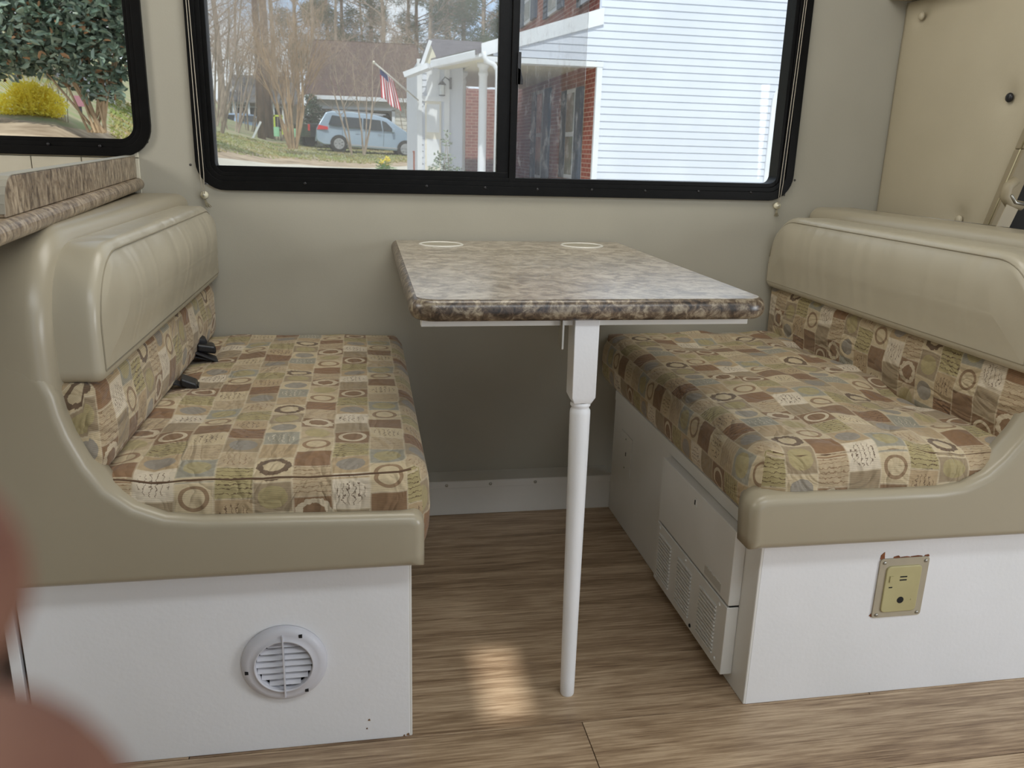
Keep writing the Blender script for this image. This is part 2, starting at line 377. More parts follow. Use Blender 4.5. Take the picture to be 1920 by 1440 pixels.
def rr(y0, y1, z0, z1, radii, n=10):
    """rounded rectangle, counter-clockwise, radii = (low y low z, high y low z, high y high z, low y high z)"""
    P = []
    for (cx, cz, r, a0) in ((y0, z0, radii[0], pi), (y1, z0, radii[1], 1.5 * pi), (y1, z1, radii[2], 0), (y0, z1, radii[3], .5 * pi)):
        ox = cx + r if cx == y0 else cx - r; oz = cz + r if cz == z0 else cz - r
        for i in range(n + 1):
            a = a0 + .5 * pi * i / n; P.append((ox + r * cos(a), oz + r * sin(a)))
    return P
def rr_in(y0, y1, z0, z1, radii, d, n=10):
    d = min(d, (y1 - y0) / 2 - 1e-4, (z1 - z0) / 2 - 1e-4)
    R = [max(r - d, .0004) for r in radii]; w_, h_ = y1 - y0 - 2 * d, z1 - z0 - 2 * d
    f = min(1, h_ * .98 / (R[0] + R[3]), h_ * .98 / (R[1] + R[2]), w_ * .98 / (R[0] + R[1]), w_ * .98 / (R[2] + R[3]))
    return rr(y0 + d, y1 - d, z0 + d, z1 - d, [r * f for r in R], n)

def slab(name, matl, parent, rect, radii, x_back, x_front, fil=.015, bulge=.02, n=10, rings=12, wrinkle=0, seed=0, bridge=None, uvf=False, axis='x', back_fil=.006):
    """cushion slab: outline in (y,z) (axis x) or (x,y) (axis z), thickness along the axis, puffed front"""
    s = 1 if x_front > x_back else -1; m = M(); prof = []
    for i in range(4): a = i / 3 * pi / 2; prof.append((back_fil * (1 - sin(a)), x_back + s * back_fil * (1 - cos(a))))
    for i in range(1, 6): prof.append((0, x_back + (x_front - s * fil - x_back) * i / 6))
    for i in range(7): a = i / 6 * pi / 2; prof.append((fil * (1 - cos(a)), x_front - s * fil * (1 - sin(a))))
    hmin = min(rect[1] - rect[0], rect[3] - rect[2]) / 2
    for i in range(1, rings + 1):
        q = i / rings; prof.append((fil + (hmin - fil - .001) * q, x_front))
    k = 0; cnt = 4 * (n + 1); per = []
    for d, h in prof:
        O = rr_in(*rect, radii, d, n)
        for (a, b) in O:
            hh = h
            if d > fil * .99:
                uu = min(1, max(-1, (2 * a - rect[0] - rect[1]) / (rect[1] - rect[0] - 2 * fil))); vv = min(1, max(-1, (2 * b - rect[2] - rect[3]) / (rect[3] - rect[2] - 2 * fil)))
                hh += s * bulge * (1 - abs(uu) ** 7) * (1 - abs(vv) ** 2.6)
            if wrinkle and d > fil * .5:
                wv = noise.noise(Vector((a * 9 + seed, b * 9, seed))) + .5 * noise.noise(Vector((a * 26, b * 16 + seed, 3)))
                hh += s * wrinkle * wv * min(1, (d - fil * .5) / .03)
            m.v.append((hh, a, b) if axis == 'x' else (a, b, hh))
            per.append((d, h))
    flip = (s < 0)
    for i in range(len(prof) - 1):
        for j in range(cnt):
            a = i * cnt + j; b = i * cnt + (j + 1) % cnt
            f = (a, b, b + cnt, a + cnt); m.f.append(f[::-1] if flip else f); m.m.append(0)
    f = tuple(range(cnt)); m.f.append(f if flip else f[::-1]); m.m.append(0)
    e = (len(prof) - 1) * cnt; f = tuple(range(e, e + cnt)); m.f.append(f[::-1] if flip else f); m.m.append(0)
    uv = None
    if uvf:
        uv = [(v[1] + (0 if pr[0] > 1e-4 else 0), v[2] + .3 * (v[0] - x_front)) for v, pr in zip(m.v, per)]
        # side band: run the pattern round the edge
        uv = []
        for v in m.v:
            yy = v[1]; dx = abs(v[0] - x_front)
            if abs(v[1] - rect[0]) < fil * 1.01: yy -= dx
            if abs(v[1] - rect[1]) < fil * 1.01: yy += dx
            uv.append((yy, v[2] + (dx if v[2] > (rect[2] + rect[3]) / 2 and dx > fil else 0)))
    o = m.build(name, matl, parent, smooth=True, uv=uv)
    return o

def profpad(name, matl, parent, P, mp, t0, t1, r):
    """flat pad with a traced closed outline (2-D, ccw) and a rounded front edge; mp(a,b,t) -> 3-D"""
    n = len(P); V2 = [Vector(p) for p in P]; Nn = []
    for i in range(n):
        e = (V2[(i + 1) % n] - V2[i - 1]); Nn.append(Vector((e.y, -e.x)).normalized())
    m = M(); s = 1 if t1 > t0 else -1
    prof = [(0, t0), (0, t0 + (t1 - s * r - t0) * .5)] + [(r * (1 - cos(i / 6 * pi / 2)), t1 - s * r * (1 - sin(i / 6 * pi / 2))) for i in range(7)]
    for d, t in prof:
        for p, nn in zip(V2, Nn): q = p - nn * d; m.v.append(tuple(mp(q.x, q.y, t)))
    for i in range(len(prof) - 1):
        for j in range(n):
            a = i * n + j; b = i * n + (j + 1) % n; m.f.append((a, b, b + n, a + n)); m.m.append(0)
    m.f.append(tuple(range(n))[::-1]); m.m.append(0)
    e = (len(prof) - 1) * n; m.f.append(tuple(range(e, e + n))); m.m.append(0)
    o = m.build(name, matl, parent, smooth=True)
    me = o.data; bm = bmesh.new(); bm.from_mesh(me)
    bmesh.ops.triangulate(bm, faces=[f for f in bm.faces if len(f.verts) > 4])
    bmesh.ops.recalc_face_normals(bm, faces=bm.faces); bm.to_mesh(me); bm.free()
    return o
def arc(cx, cy, r, a0, a1, n=8): return [(cx + r * cos(radians(a0 + (a1 - a0) * i / n)), cy + r * sin(radians(a0 + (a1 - a0) * i / n))) for i in range(n + 1)]
def dens(P, step=.03):
    o = []
    for i in range(len(P)):
        a = Vector(P[i]); b = Vector(P[(i + 1) % len(P)]); k = max(1, int((b - a).length / step))
        for j in range(k): o.append(tuple(a.lerp(b, j / k)))
    return o

# ================================================================== ROOM SHELL
CEIL = 1.95; YF = -2.95; XL = -1.65; XR = 2.85
W1 = (-.378, 1.133, .868, 1.60)         # opening of window 1 in the back wall (x0,x1,z0,z1)
W2 = (-1.30, -.515, .945, 1.60)
def wall_with_holes(name, x0, x1, z0, z1, holes, y0, y1, matl):
    m = M(); xs = sorted({x0, x1, *[h[0] for h in holes], *[h[1] for h in holes]}); zs = sorted({z0, z1, *[h[2] for h in holes], *[h[3] for h in holes]})
    for i in range(len(xs) - 1):
        for j in range(len(zs) - 1):
            cx = (xs[i] + xs[i + 1]) / 2; cz = (zs[j] + zs[j + 1]) / 2
            if any(h[0] < cx < h[1] and h[2] < cz < h[3] for h in holes): continue
            m.box(xs[i], xs[i + 1], y0, y1, zs[j], zs[j + 1])
    return tag(m.build(name, matl), kind='structure')
wall_back = wall_with_holes('wall_back', XL, XR, -.02, CEIL, [W1, W2], 0, .035, WALL)
wf = wall_with_holes('wall_front', XL, XR, -.02, CEIL, [(.35, 1.2, 0, 1.88)], YF - .03, YF, WALL)
tag(M().box(XL - .03, XL, YF, .035, -.02, CEIL).build('wall_left', WALL), kind='structure')
tag(M().box(XR, XR + .03, YF, .035, -.02, CEIL).build('wall_right', CABK), kind='structure')
# ceiling with an unseen opening added to drop a sun patch on the floor
VX0, VX1, VY0, VY1 = -.042, .038, -2.235, -2.00
m = M()
m.box(XL, VX0, YF, .035, CEIL, CEIL + .03); m.box(VX1, XR, YF, .035, CEIL, CEIL + .03)
m.box(VX0, VX1, YF, VY0, CEIL, CEIL + .03); m.box(VX0, VX1, VY1, .035, CEIL, CEIL + .03)
tag(m.build('ceiling', WALL), kind='structure')
# floor: a base and planks laid along x
fl = tag(M().box(XL, XR, YF, .03, -.05, -.006).build('floor', DARK), kind='structure')
PW = .1815; rows = 17
y = -.9476 - PW * 10.0 - .10
joints = {}
k = 0; yy = -.9470
ys = [yy + PW * i for i in range(-11, 6)]
for i, y0 in enumerate(ys):
    y1 = min(y0 + PW, .0); y0c = max(y0, YF)
    if y1 <= y0c: continue
    off = {10: .3597, 11: -.30, 12: .93, 13: -.35, 14: 1.1, 15: .80}.get(i, random.uniform(-.5, .9))
    xs = [off - 1.22 * 2, off - 1.22, off, off + 1.22, off + 2.44]
    xs = [x for x in xs if XL < x < XR]; xs = [XL] + xs + [XR]
    for a, b in zip(xs[:-1], xs[1:]):
        g = .0007
        M().box(a + g, b - g, y0c + g, y1 - g, -.006, 0.0).build('floor_plank', WOOD, fl, bevel=.0006, seg=1)
# ledge at the foot of the back wall
bb = tag(M().box(-.05, .668, -.070, 0, 0, .098).build('baseboard_back', WHITE2, bevel=.002), kind='structure')
m = M().box(-.05, .668, -.0735, 0, .0985, .1005).box(-.05, .668, -.0735, -.0705, .080, .0985)
m.build('trim_strip', WHITE2, bb, bevel=.0008, seg=1)
for sx in (.085, .205, .325, .45, .58):
    M().lathe([(.0045, 0), (.004, -.0015), (.0015, -.0022)], (sx, -.0735, .089), 'y', 12).build('screw', STEEL, bb, smooth=True)
# ---- tiles under the left window
gr = bpy.data.objects.new
tile_m = mat('glazed_tile', S(212, 206, 188), .25, S(204, 198, 178), 12, .3, 25)
tw = .1085
x = -.5195
first = True
for i in range(9):
    x1 = x - (.019 if i == 0 else tw); 
    for (z0, z1) in ((.79, .9245), (.9265, .944)):
        M().box(x1 + .001, x - .001, -.006, 0, z0, z1).build('tile', tile_m, wall_back, bevel=.0015)
    x = x1
for (px, py) in ((276, 266), (357, 309), (1490, 338)):
    p = at(px, py, 0)
    M().lathe([(.0032, 0), (.003, -.001), (.001, -.0016)], (p.x, 0, p.z), 'y', 10).build('screw', mat('dark_screw', (.05, .045, .04), .5), wall_back)

# ================================================================== WINDOWS
def frame_ring(m, outer, inner, y0, y1):
    """ring between two rounded rectangles (same point count) in the xz plane, from y0 (room side) to y1"""
    n = len(outer); V = [(p[0], y0, p[1]) for p in outer] + [(p[0], y0, p[1]) for p in inner] + [(p[0], y1, p[1]) for p in outer] + [(p[0], y1, p[1]) for p in inner]
    F = []
    for i in range(n):
        j = (i + 1) % n
        F += [(i, j, n + j, n + i), (2 * n + j, 2 * n + i, 3 * n + i, 3 * n + j), (j, i, 2 * n + i, 2 * n + j), (n + i, n + j, 3 * n + j, 3 * n + i)]
    m.add(V, F)
def fix(o):
    bm = bmesh.new(); bm.from_mesh(o.data); bmesh.ops.recalc_face_normals(bm, faces=bm.faces); bm.to_mesh(o.data); bm.free(); return o
def rv_window(n, x0, x1, z0, z1, R, bw):
    root = thing('window_%d' % n, None, None, ((x0 + x1) / 2, 0, z0), kind='structure')
    def ring(nm, d0, d1, ya, yb, bv=.0012):
        m = M(); frame_ring(m, rr_in(x0, x1, z0, z1, [R] * 4, d0, 8), rr_in(x0, x1, z0, z1, [R] * 4, d1, 8), ya, yb)
        return fix(m.build(nm, BLACK, root, bevel=bv, seg=1))
    ring('frame', 0, bw * .52, -.012, .0)
    ring('frame_step', bw * .5, bw * .78, -.008, .03)
    ring('gasket', bw * .76, bw, -.003, .045)
    m = M(); frame_ring(m, rr_in(x0, x1, z0, z1, [R] * 4, bw * .4, 8), rr_in(x0, x1, z0, z1, [R] * 4, bw * .9, 8), .0, .055); fix(m.build('frame_sleeve', BLACK, root))
    return root
w1 = rv_window(1, -.3935, 1.1465, .8555, 1.62, .066, .044)
gy = .030
MX = .356   # centre of the meeting bars
# left fixed sash bars and the sliding sash
M().box(.335, .372, .006, .026, .895, 1.60).build('sash_bar', BLACK, w1, bevel=.002)
M().box(.366, .384, -.004, .022, .880, 1.60).build('meeting_rail', BLACK, w1, bevel=.002)
M().box(-.37, .372, .004, .026, .893, .913).build('sash_bottom_rail', BLACK, w1, bevel=.002)
M().box(.38, 1.11, .000, .012, .888, .892).build('track', BLACK, w1, bevel=.001)
M().box(-.352, .36, .0272, .0292, .90, 1.585).build('insect_screen', SCREEN, w1)
M().box(-.352, .362, .034, .037, .895, 1.585).build('left_pane', GLASS, w1)
M().box(.364, .565, .034, .037, .890, 1.585).build('sliding_pane', GLASS_D, w1)
M().box(.36, 1.107, .046, .049, .89, 1.585).build('fixed_pane', GLASS, w1)
m = M(); m.box(.380, .3885, -.012, -.004, 1.125, 1.20); m.prism([(.380, -.012, 1.125), (.394, -.012, 1.125), (.394, -.012, 1.135), (.388, -.012, 1.16), (.380, -.012, 1.165)], (0, .01, 0))
m.build('latch', BLKPL, w1, bevel=.001)
for px, py in ((910, 352), (1008, 355), (1110, 356), (1210, 358), (1310, 359), (1408, 361), (572, 344), (800, 349)):
    p = at(px, py, -.012); M().lathe([(.004, 0), (.0035, -.0012), (.001, -.0018)], (p.x, -.012, p.z), 'y', 10).build('screw', BLKPL, w1, smooth=True)
w2 = rv_window(2, -1.315, -.487, .928, 1.62, .072, .040)
M().box(-1.28, -.522, .034, .037, .96, 1.585).build('pane', GLASS, w2)
for px, py in ((90, 270), (187, 274)):
    p = at(px, py, -.012); M().lathe([(.004, 0), (.0035, -.0012), (.001, -.0018)], (p.x, -.012, p.z), 'y', 10).build('screw', BLKPL, w2, smooth=True)

# blind cords
CORD = mat('cord', S(190, 182, 166), .8); TAS = mat('frayed_cord', S(150, 142, 118), .9)
def blind_cord(top, low, label, lean):
    a = at(*top, -.016); b = at(*low, -.016)
    t = thing('blind_cord', label, 'cord', (b.x, 0, b.z))
    d = (a - b); a2 = b + d * 1.25
    for off in (-.0028, .0028):
        M().tube([(b.x + off * .6, -.0150, b.z), (b.x + d.x * .12 + off * 1.5, -.0165, b.z + d.z * .12), (a.x + off, -.0165, a.z), (a2.x + off, -.016, a2.z)], .0009, 6).build('cord', CORD, t, smooth=True)
    M().lathe([(.0, -.016), (.0035, -.016), (.0038, -.013), (.0085, -.011), (.009, -.007), (.009, -.001), (.007, 0)], (b.x, 0, b.z), 'y', 20).build('cord_retainer', CREAM, t, smooth=True)
    M().lathe([(0, -.0175), (.0022, -.0172), (.0026, -.0158)], (b.x, 0, b.z), 'y', 10).build('screw', STEEL, t, smooth=True)
    m = M()
    for k in range(5):
        e = lean + (k - 2) * .003
        m.tube([(b.x, -.006, b.z - .008), (b.x + e * .4, -.008, b.z - .018), (b.x + e, -.007, b.z - .028 - .002 * (k % 2))], .0008, 5)
    m.build('tassel', TAS, t, smooth=True)
blind_cord((351, 0), (382, 366), 'pale blind cord with round cream retainer and frayed end left of the wide window', .009)
blind_cord((1511, 0), (1460, 386), 'pale blind cord with round cream retainer and knotted end right of the wide window', .001)

# ================================================================== COUNTER (left)
def skew(m):
    m.v = [(x - .09 * y, y, z + .012 * y) if z > .7 else (x, y, z) for x, y, z in m.v]; return m
ct = thing('kitchen_counter', 'mottled brown laminate kitchen counter with raised end board behind the left bench', 'counter', (-.9, -.5, 0))
prof = [(-.545, .8525)] + [(-.527 + .014 * cos(radians(a)), .8665 + .014 * sin(radians(a))) for a in range(-90, 91, 15)] + [(-.545, .8805), (-1.5, .8805), (-1.5, .8525)]
m = M(); m.prism([(p[0], -1.30, p[1]) for p in prof], (0, 1.29, 0)); o = fix(skew(m).build('worktop', LAM_CNT, ct))
YE = -.965
P = [(-.0085, .881), (-.0085, .9305)] + [(YE + .045 * cos(radians(a)), .8855 + .045 * sin(radians(a))) for a in range(90, 181, 15)] + [(YE - .045, .881)]
m = M(); m.prism([(-.528, p[0], p[1]) for p in P], (-.020, 0, 0)); fix(skew(m).build('raised_board', LAM_CNT, ct, bevel=.0015))
P2 = [(-.0087, .9306)] + [(YE + .0453 * cos(radians(a)), .8855 + .0453 * sin(radians(a))) for a in range(90, 181, 15)]
m = M()
for i in range(len(P2) - 1):
    a, b = P2[i], P2[i + 1]
    m.add([(-.5275, a[0], a[1]), (-.5485, a[0], a[1]), (-.5485, b[0], b[1]), (-.5275, b[0], b[1])], [(0, 1, 2, 3)])
o = skew(m).build('edge_strip', mat('edge_strip', S(170, 165, 150), .4), ct); sm = o.modifiers.new('t', 'SOLIDIFY'); sm.thickness = .001; sm.offset = 1
M().box(-1.6, -.64, -1.26, -.012, 0, .829).build('cabinet_body', WHITE2, ct, bevel=.002)

# ================================================================== BENCHES
def bench(side):
    """side -1 left, +1 right. X(d) maps the distance from the seat nose towards the back rest"""
    L = side < 0
    nose = .0625 if L else .6655
    X = (lambda d: nose - d) if L else (lambda d: nose + d)
    back = .585 if L else .675
    t = thing('dinette_bench', ('left dinette bench, white base with round vent and beige vinyl bolster' if L else
              'right dinette bench, white base with power outlet and furnace cover in its side'), 'bench', (X(.3), -.5, 0))
    yF = -.9425
    top = .335 if L else .350
    # base
    m = M().box(X(.004), X(back), yF, yF + .015, 0, top); m.build('front_panel', WHITE, t, bevel=.0015)
    m = M().box(X(0), X(.016), yF + .0005, -.0735, 0, top) if not L else M().box(X(0), X(.016), yF + .0005, -.0735, 0, top)
    m.build('side_panel', WHITE2, t, bevel=.002)
    M().box(X(.0), X(back), yF + .003, -.004, top + .0005, top + .0125).build('seat_deck', WHITE2, t, bevel=.001)
    M().box(X(.55), X(.59), yF + .03, -.01, top + .013, .78).build('back_board', WHITE2, t, bevel=.001)
    # shell round the back rest
    xb0, xb1 = (X(.61), X(.476)) if L else (X(.665), X(.535))
    slab('back_shell', VINYL, t, (-.9943, -.002, .36, .847 if L else .842), (.02, .02, .03, .15), xb0, xb1, fil=.028, bulge=0, n=12, rings=3, back_fil=.02)
    # L shaped skirt pad on the front
    if L:
        pts = [(X(-.018), .345), (X(-.018), .41)] + [(X(.004) + .022 * cos(radians(a)), .412 + .022 * sin(radians(a))) for a in range(15, 91, 15)]
        pts += [(X(.10), .4365), (X(.22), .4405), (X(.30), .4425), (X(.352), .449), (X(.392), .4665), (X(.425), .495), (X(.447), .532), (X(.464), .575), (X(.472), .605), (X(.476), .632), (X(.485), .656), (X(.502), .676), (X(.53), .688), (X(.585), .692), (X(.605), .685), (X(.592), .345)]
        pts = pts[::-1]
        # ccw in (x,z)
        A = sum(pts[i - 1][0] * pts[i][1] - pts[i][0] * pts[i - 1][1] for i in range(len(pts)))
        if A < 0: pts = pts[::-1]
        profpad('skirt_pad', VINYL, t, dens(pts, .02), lambda a, b, c: (a, c, b), yF + .001, yF - .052, .016)
    else:
        pts = [(X(-.048), .338), (X(-.052), .40)] + [(X(-.024) - .028 * cos(radians(a)), .406 + .028 * sin(radians(a))) for a in range(15, 91, 15)]
        pts += [(X(.08), .4345), (X(.20), .4335), (X(.29), .4335), (X(.335), .439), (X(.375), .4575), (X(.405), .485), (X(.435), .525), (X(.462), .575), (X(.484), .62), (X(.490), .70), (X(.50), .715), (X(.52), .722), (X(.63), .722), (X(.650), .715), (X(.66), .335)]
        A = sum(pts[i - 1][0] * pts[i][1] - pts[i][0] * pts[i - 1][1] for i in range(len(pts)))
        if A < 0: pts = pts[::-1]
        profpad('skirt_pad', VINYL, t, dens(pts, .02), lambda a, b, c: (a, c, b), yF + .001, yF - .052, .016)
    return t
BL = bench(-1); BR = bench(1)
M().box(-.529, -.545, -.930, -.94, 0, .33).build('corner_strip', WHITE, BL, bevel=.001)

# round vent in the left base
vc = Vector((-.1415, -.9425, .1645))
M().lathe([(.0675, 0), (.0672, -.004), (.062, -.0105), (.055, -.0125), (.0475, -.0125), (.0465, -.0145), (.0445, -.0145), (.0440, -.0115), (.0440, 0)], vc, 'y', 56).build('vent_ring', SLAT, BL, smooth=True)
vr = [o for o in BL.children if o.name.startswith('vent_ring')][0]
M().lathe([(0, -.0008), (.0440, -.0008)], vc, 'y', 40).build('vent_recess', DARK, vr)
for i in range(7):
    zc = .0345 - i * .0115; zz = vc.z + zc
    hw = sqrt(max(.0440 ** 2 - (abs(zc) + .002) ** 2, 1e-6))
    m = M(); m.prism([(vc.x - hw, vc.y - .0015, zz + .0042), (vc.x + hw, vc.y - .0015, zz + .0042), (vc.x + hw, vc.y - .0080, zz - .0028), (vc.x - hw, vc.y - .0080, zz - .0028)], (0, -.0012, .0008))
    fix(m.build('slat', SLAT, vr, bevel=.0003, seg=1))
M().box(vc.x - .0012, vc.x + .0012, vc.y - .0165, vc.y - .010, vc.z - .056, vc.z + .056).build('centre_rib', SLAT, vr, bevel=.0005)
for a in (62, 188, 305):
    c = vc + Vector((.0585 * cos(radians(a)), -.0118, .0585 * sin(radians(a))))
    M().box(c.x - .0028, c.x + .0028, c.y - .0006, c.y + .002, c.z - .0028, c.z + .0028).build('clip_slot', DARK, vr)
# paint chips at the base corner
CHIP = mat('chipped_brown', S(150, 120, 90), .9, S(90, 66, 48), 200)
m = M()
for (px, py, a) in ((765, 1377, .003), (758, 1379, .002), (692, 1350, .0022), (688, 1366, .0016), (737, 1386, .0008)):
    p = at(px, py, -.9428); m.prism([(p.x - a, -.9425, p.z - a * .6), (p.x + a, -.9425, p.z - a), (p.x + a * .7, -.9425, p.z + a), (p.x - a * .5, -.9425, p.z + a * .7)], (0, -.0004, 0))
m.build('paint_chips', CHIP, BL)['kind'] = 'stuff'

# power outlet in the right base
OX0, OX1, OZ0, OZ1 = .8970, .9955, .1625, .2815
oy = -.9425
m = M(); frame_ring(m, rr(OX0, OX1, OZ0, OZ1, [.006] * 4, 4), rr(OX0 + .0145, OX1 - .0145, OZ0 + .012, OZ1 - .015, [.008] * 4, 4), oy - .003, oy)
ol = fix(m.build('outlet_plate', PLATE, BR, bevel=.0008))
m = M(); P = rr(OX0 + .014, OX1 - .014, OZ0 + .0115, OZ1 - .0145, [.008] * 4, 4)
m.prism([(p[0], oy - .0005, p[1]) for p in P], (0, -.0055, 0)); fix(m.build('outlet_face', OLIVE, ol, bevel=.002))
def slot(x0, x1, z0, z1, mm=DARK, d=.0003, nm='slot'): M().box(OX0 + x0, OX0 + x1, oy - .006 - d, oy - .005, OZ1 - z1, OZ1 - z0).build(nm, mm, ol)
slot(.042, .056, .0345, .0370); slot(.042, .056, .0410, .0435); slot(.0225, .0295, .0550, .0572)
slot(.0215, .0285, .0330, .0455, OLIVE, .0018, 'switch')
M().lathe([(0, -.0004), (.0066, -.0004), (.0066, 0)], (OX0 + .050, oy - .006, OZ1 - .083), 'y', 20).build('socket_hole', DARK, ol)
M().lathe([(0, -.0008), (.0016, -.0006), (.0018, 0)], (OX0 + .072, oy - .006, OZ1 - .083), 'y', 10).build('small_knob', OLIVE, ol)
for sx, sz in ((.0085, .0075), (.0905, .0075), (.0085, .1125), (.0905, .1125)):
    M().lathe([(0, -.002), (.0025, -.0018), (.0034, 0)], (OX0 + sx, oy - .003, OZ1 - sz), 'y', 14).build('screw', STEEL, ol, smooth=True)
m = M()
for (x0, x1, h) in ((.000, .009, .013), (.026, .040, .0045), (.040, .060, .002), (.060, .085, .0025), (.088, .0985, .0035)):
    m.prism([(OX0 + x0, oy, OZ1 - .001), (OX0 + x1, oy, OZ1 - .001), (OX0 + x1 - .001, oy, OZ1 + h * .5), (OX0 + (x0 + x1) / 2 + .003, oy, OZ1 + h), (OX0 + x0 + .001, oy, OZ1 + h * .55)], (0, -.0008, 0))
m.prism([(OX0 - .004, oy, OZ0 + .004), (OX0 + .001, oy, OZ0 + .001), (OX0 + .001, oy, OZ0 + .010)], (0, -.0008, 0))
fix(m.build('torn_edge', RAW, BR))['kind'] = 'stuff'

# furnace cover on the side of the right base (face at x = .643)
FX = .643; fy0, fy1 = -.888, -.512
m = M().box(FX, .6655, fy0, fy1, .172, .322); fd = m.build('furnace_door', METALW, BR, bevel=.002)
m = M().box(FX - .001, .6655, fy0 + .001, fy1, .026, .1685); fg = m.build('furnace_grille', METALW, BR, bevel=.002)
M().box(FX + .004, .6652, fy0 + .002, fy1 - .002, .1665, .1735).build('shadow_gap', DARK, BR)
for (a, b) in ((-.606, -.532), (-.722, -.646), (-.846, -.766)):
    for i in range(13):
        z = .045 + i * .0082
        M().box(FX - .0045, FX - .0008, a, b, z, z + .0042).build('louvre', METALW, fg, bevel=.0008, seg=1)
for (yy, zz, mm) in ((-.532, .1595, METALW), (-.685, .1595, METALW), (-.855, .1580, METALW), (-.526, .036, METALW), (-.735, .037, DARK), (-.858, .043, METALW)):
    M().lathe([(.0042, -.001), (.0036, -.0028), (.001, -.0034)], (FX, yy, zz), 'x', 12).build('screw', mm, fg, smooth=True)
M().box(FX - .002, FX, -.712, -.700, .290, .308).build('latch', METALW, fd, bevel=.001)
M().box(FX - .003, FX - .0018, -.7075, -.7045, .294, .304).build('latch_slot', DARK, fd)
m = M().box(FX - .0006, FX, -.852, -.775, .1795, .1975); m.build('label_remnant', mat('peeled_label', S(196, 193, 184), .6), fd)
m = M()
rng = random.Random(3)
for i in range(12):
    yy = -.85 + i * .0062; z = .197 + rng.uniform(-.001, .0015)
    m.box(FX - .0012, FX, yy, yy + .004, z, z + .0014)
m.build('label_tear', mat('tear_white', S(225, 223, 216), .7), fd)
# rail above the cover, wall plate
M().box(.6625, .6655, -.930, -.08, .323, .3495).build('rail', WHITE2, BR, bevel=.001)
m = M().box(.6625, .6655, -.238, -.148, .157, .262); wp = m.build('blank_plate', WHITE2, BR, bevel=.001)
m = M().box(.6618, .663, -.200, -.196, .204, .214); m.build('plate_slot', DARK, wp)
for zz in (.170, .249): M().lathe([(.003, 0), (.001, -.002)], (.6625, -.193, zz), 'x', 10).build('screw', STEEL, wp)

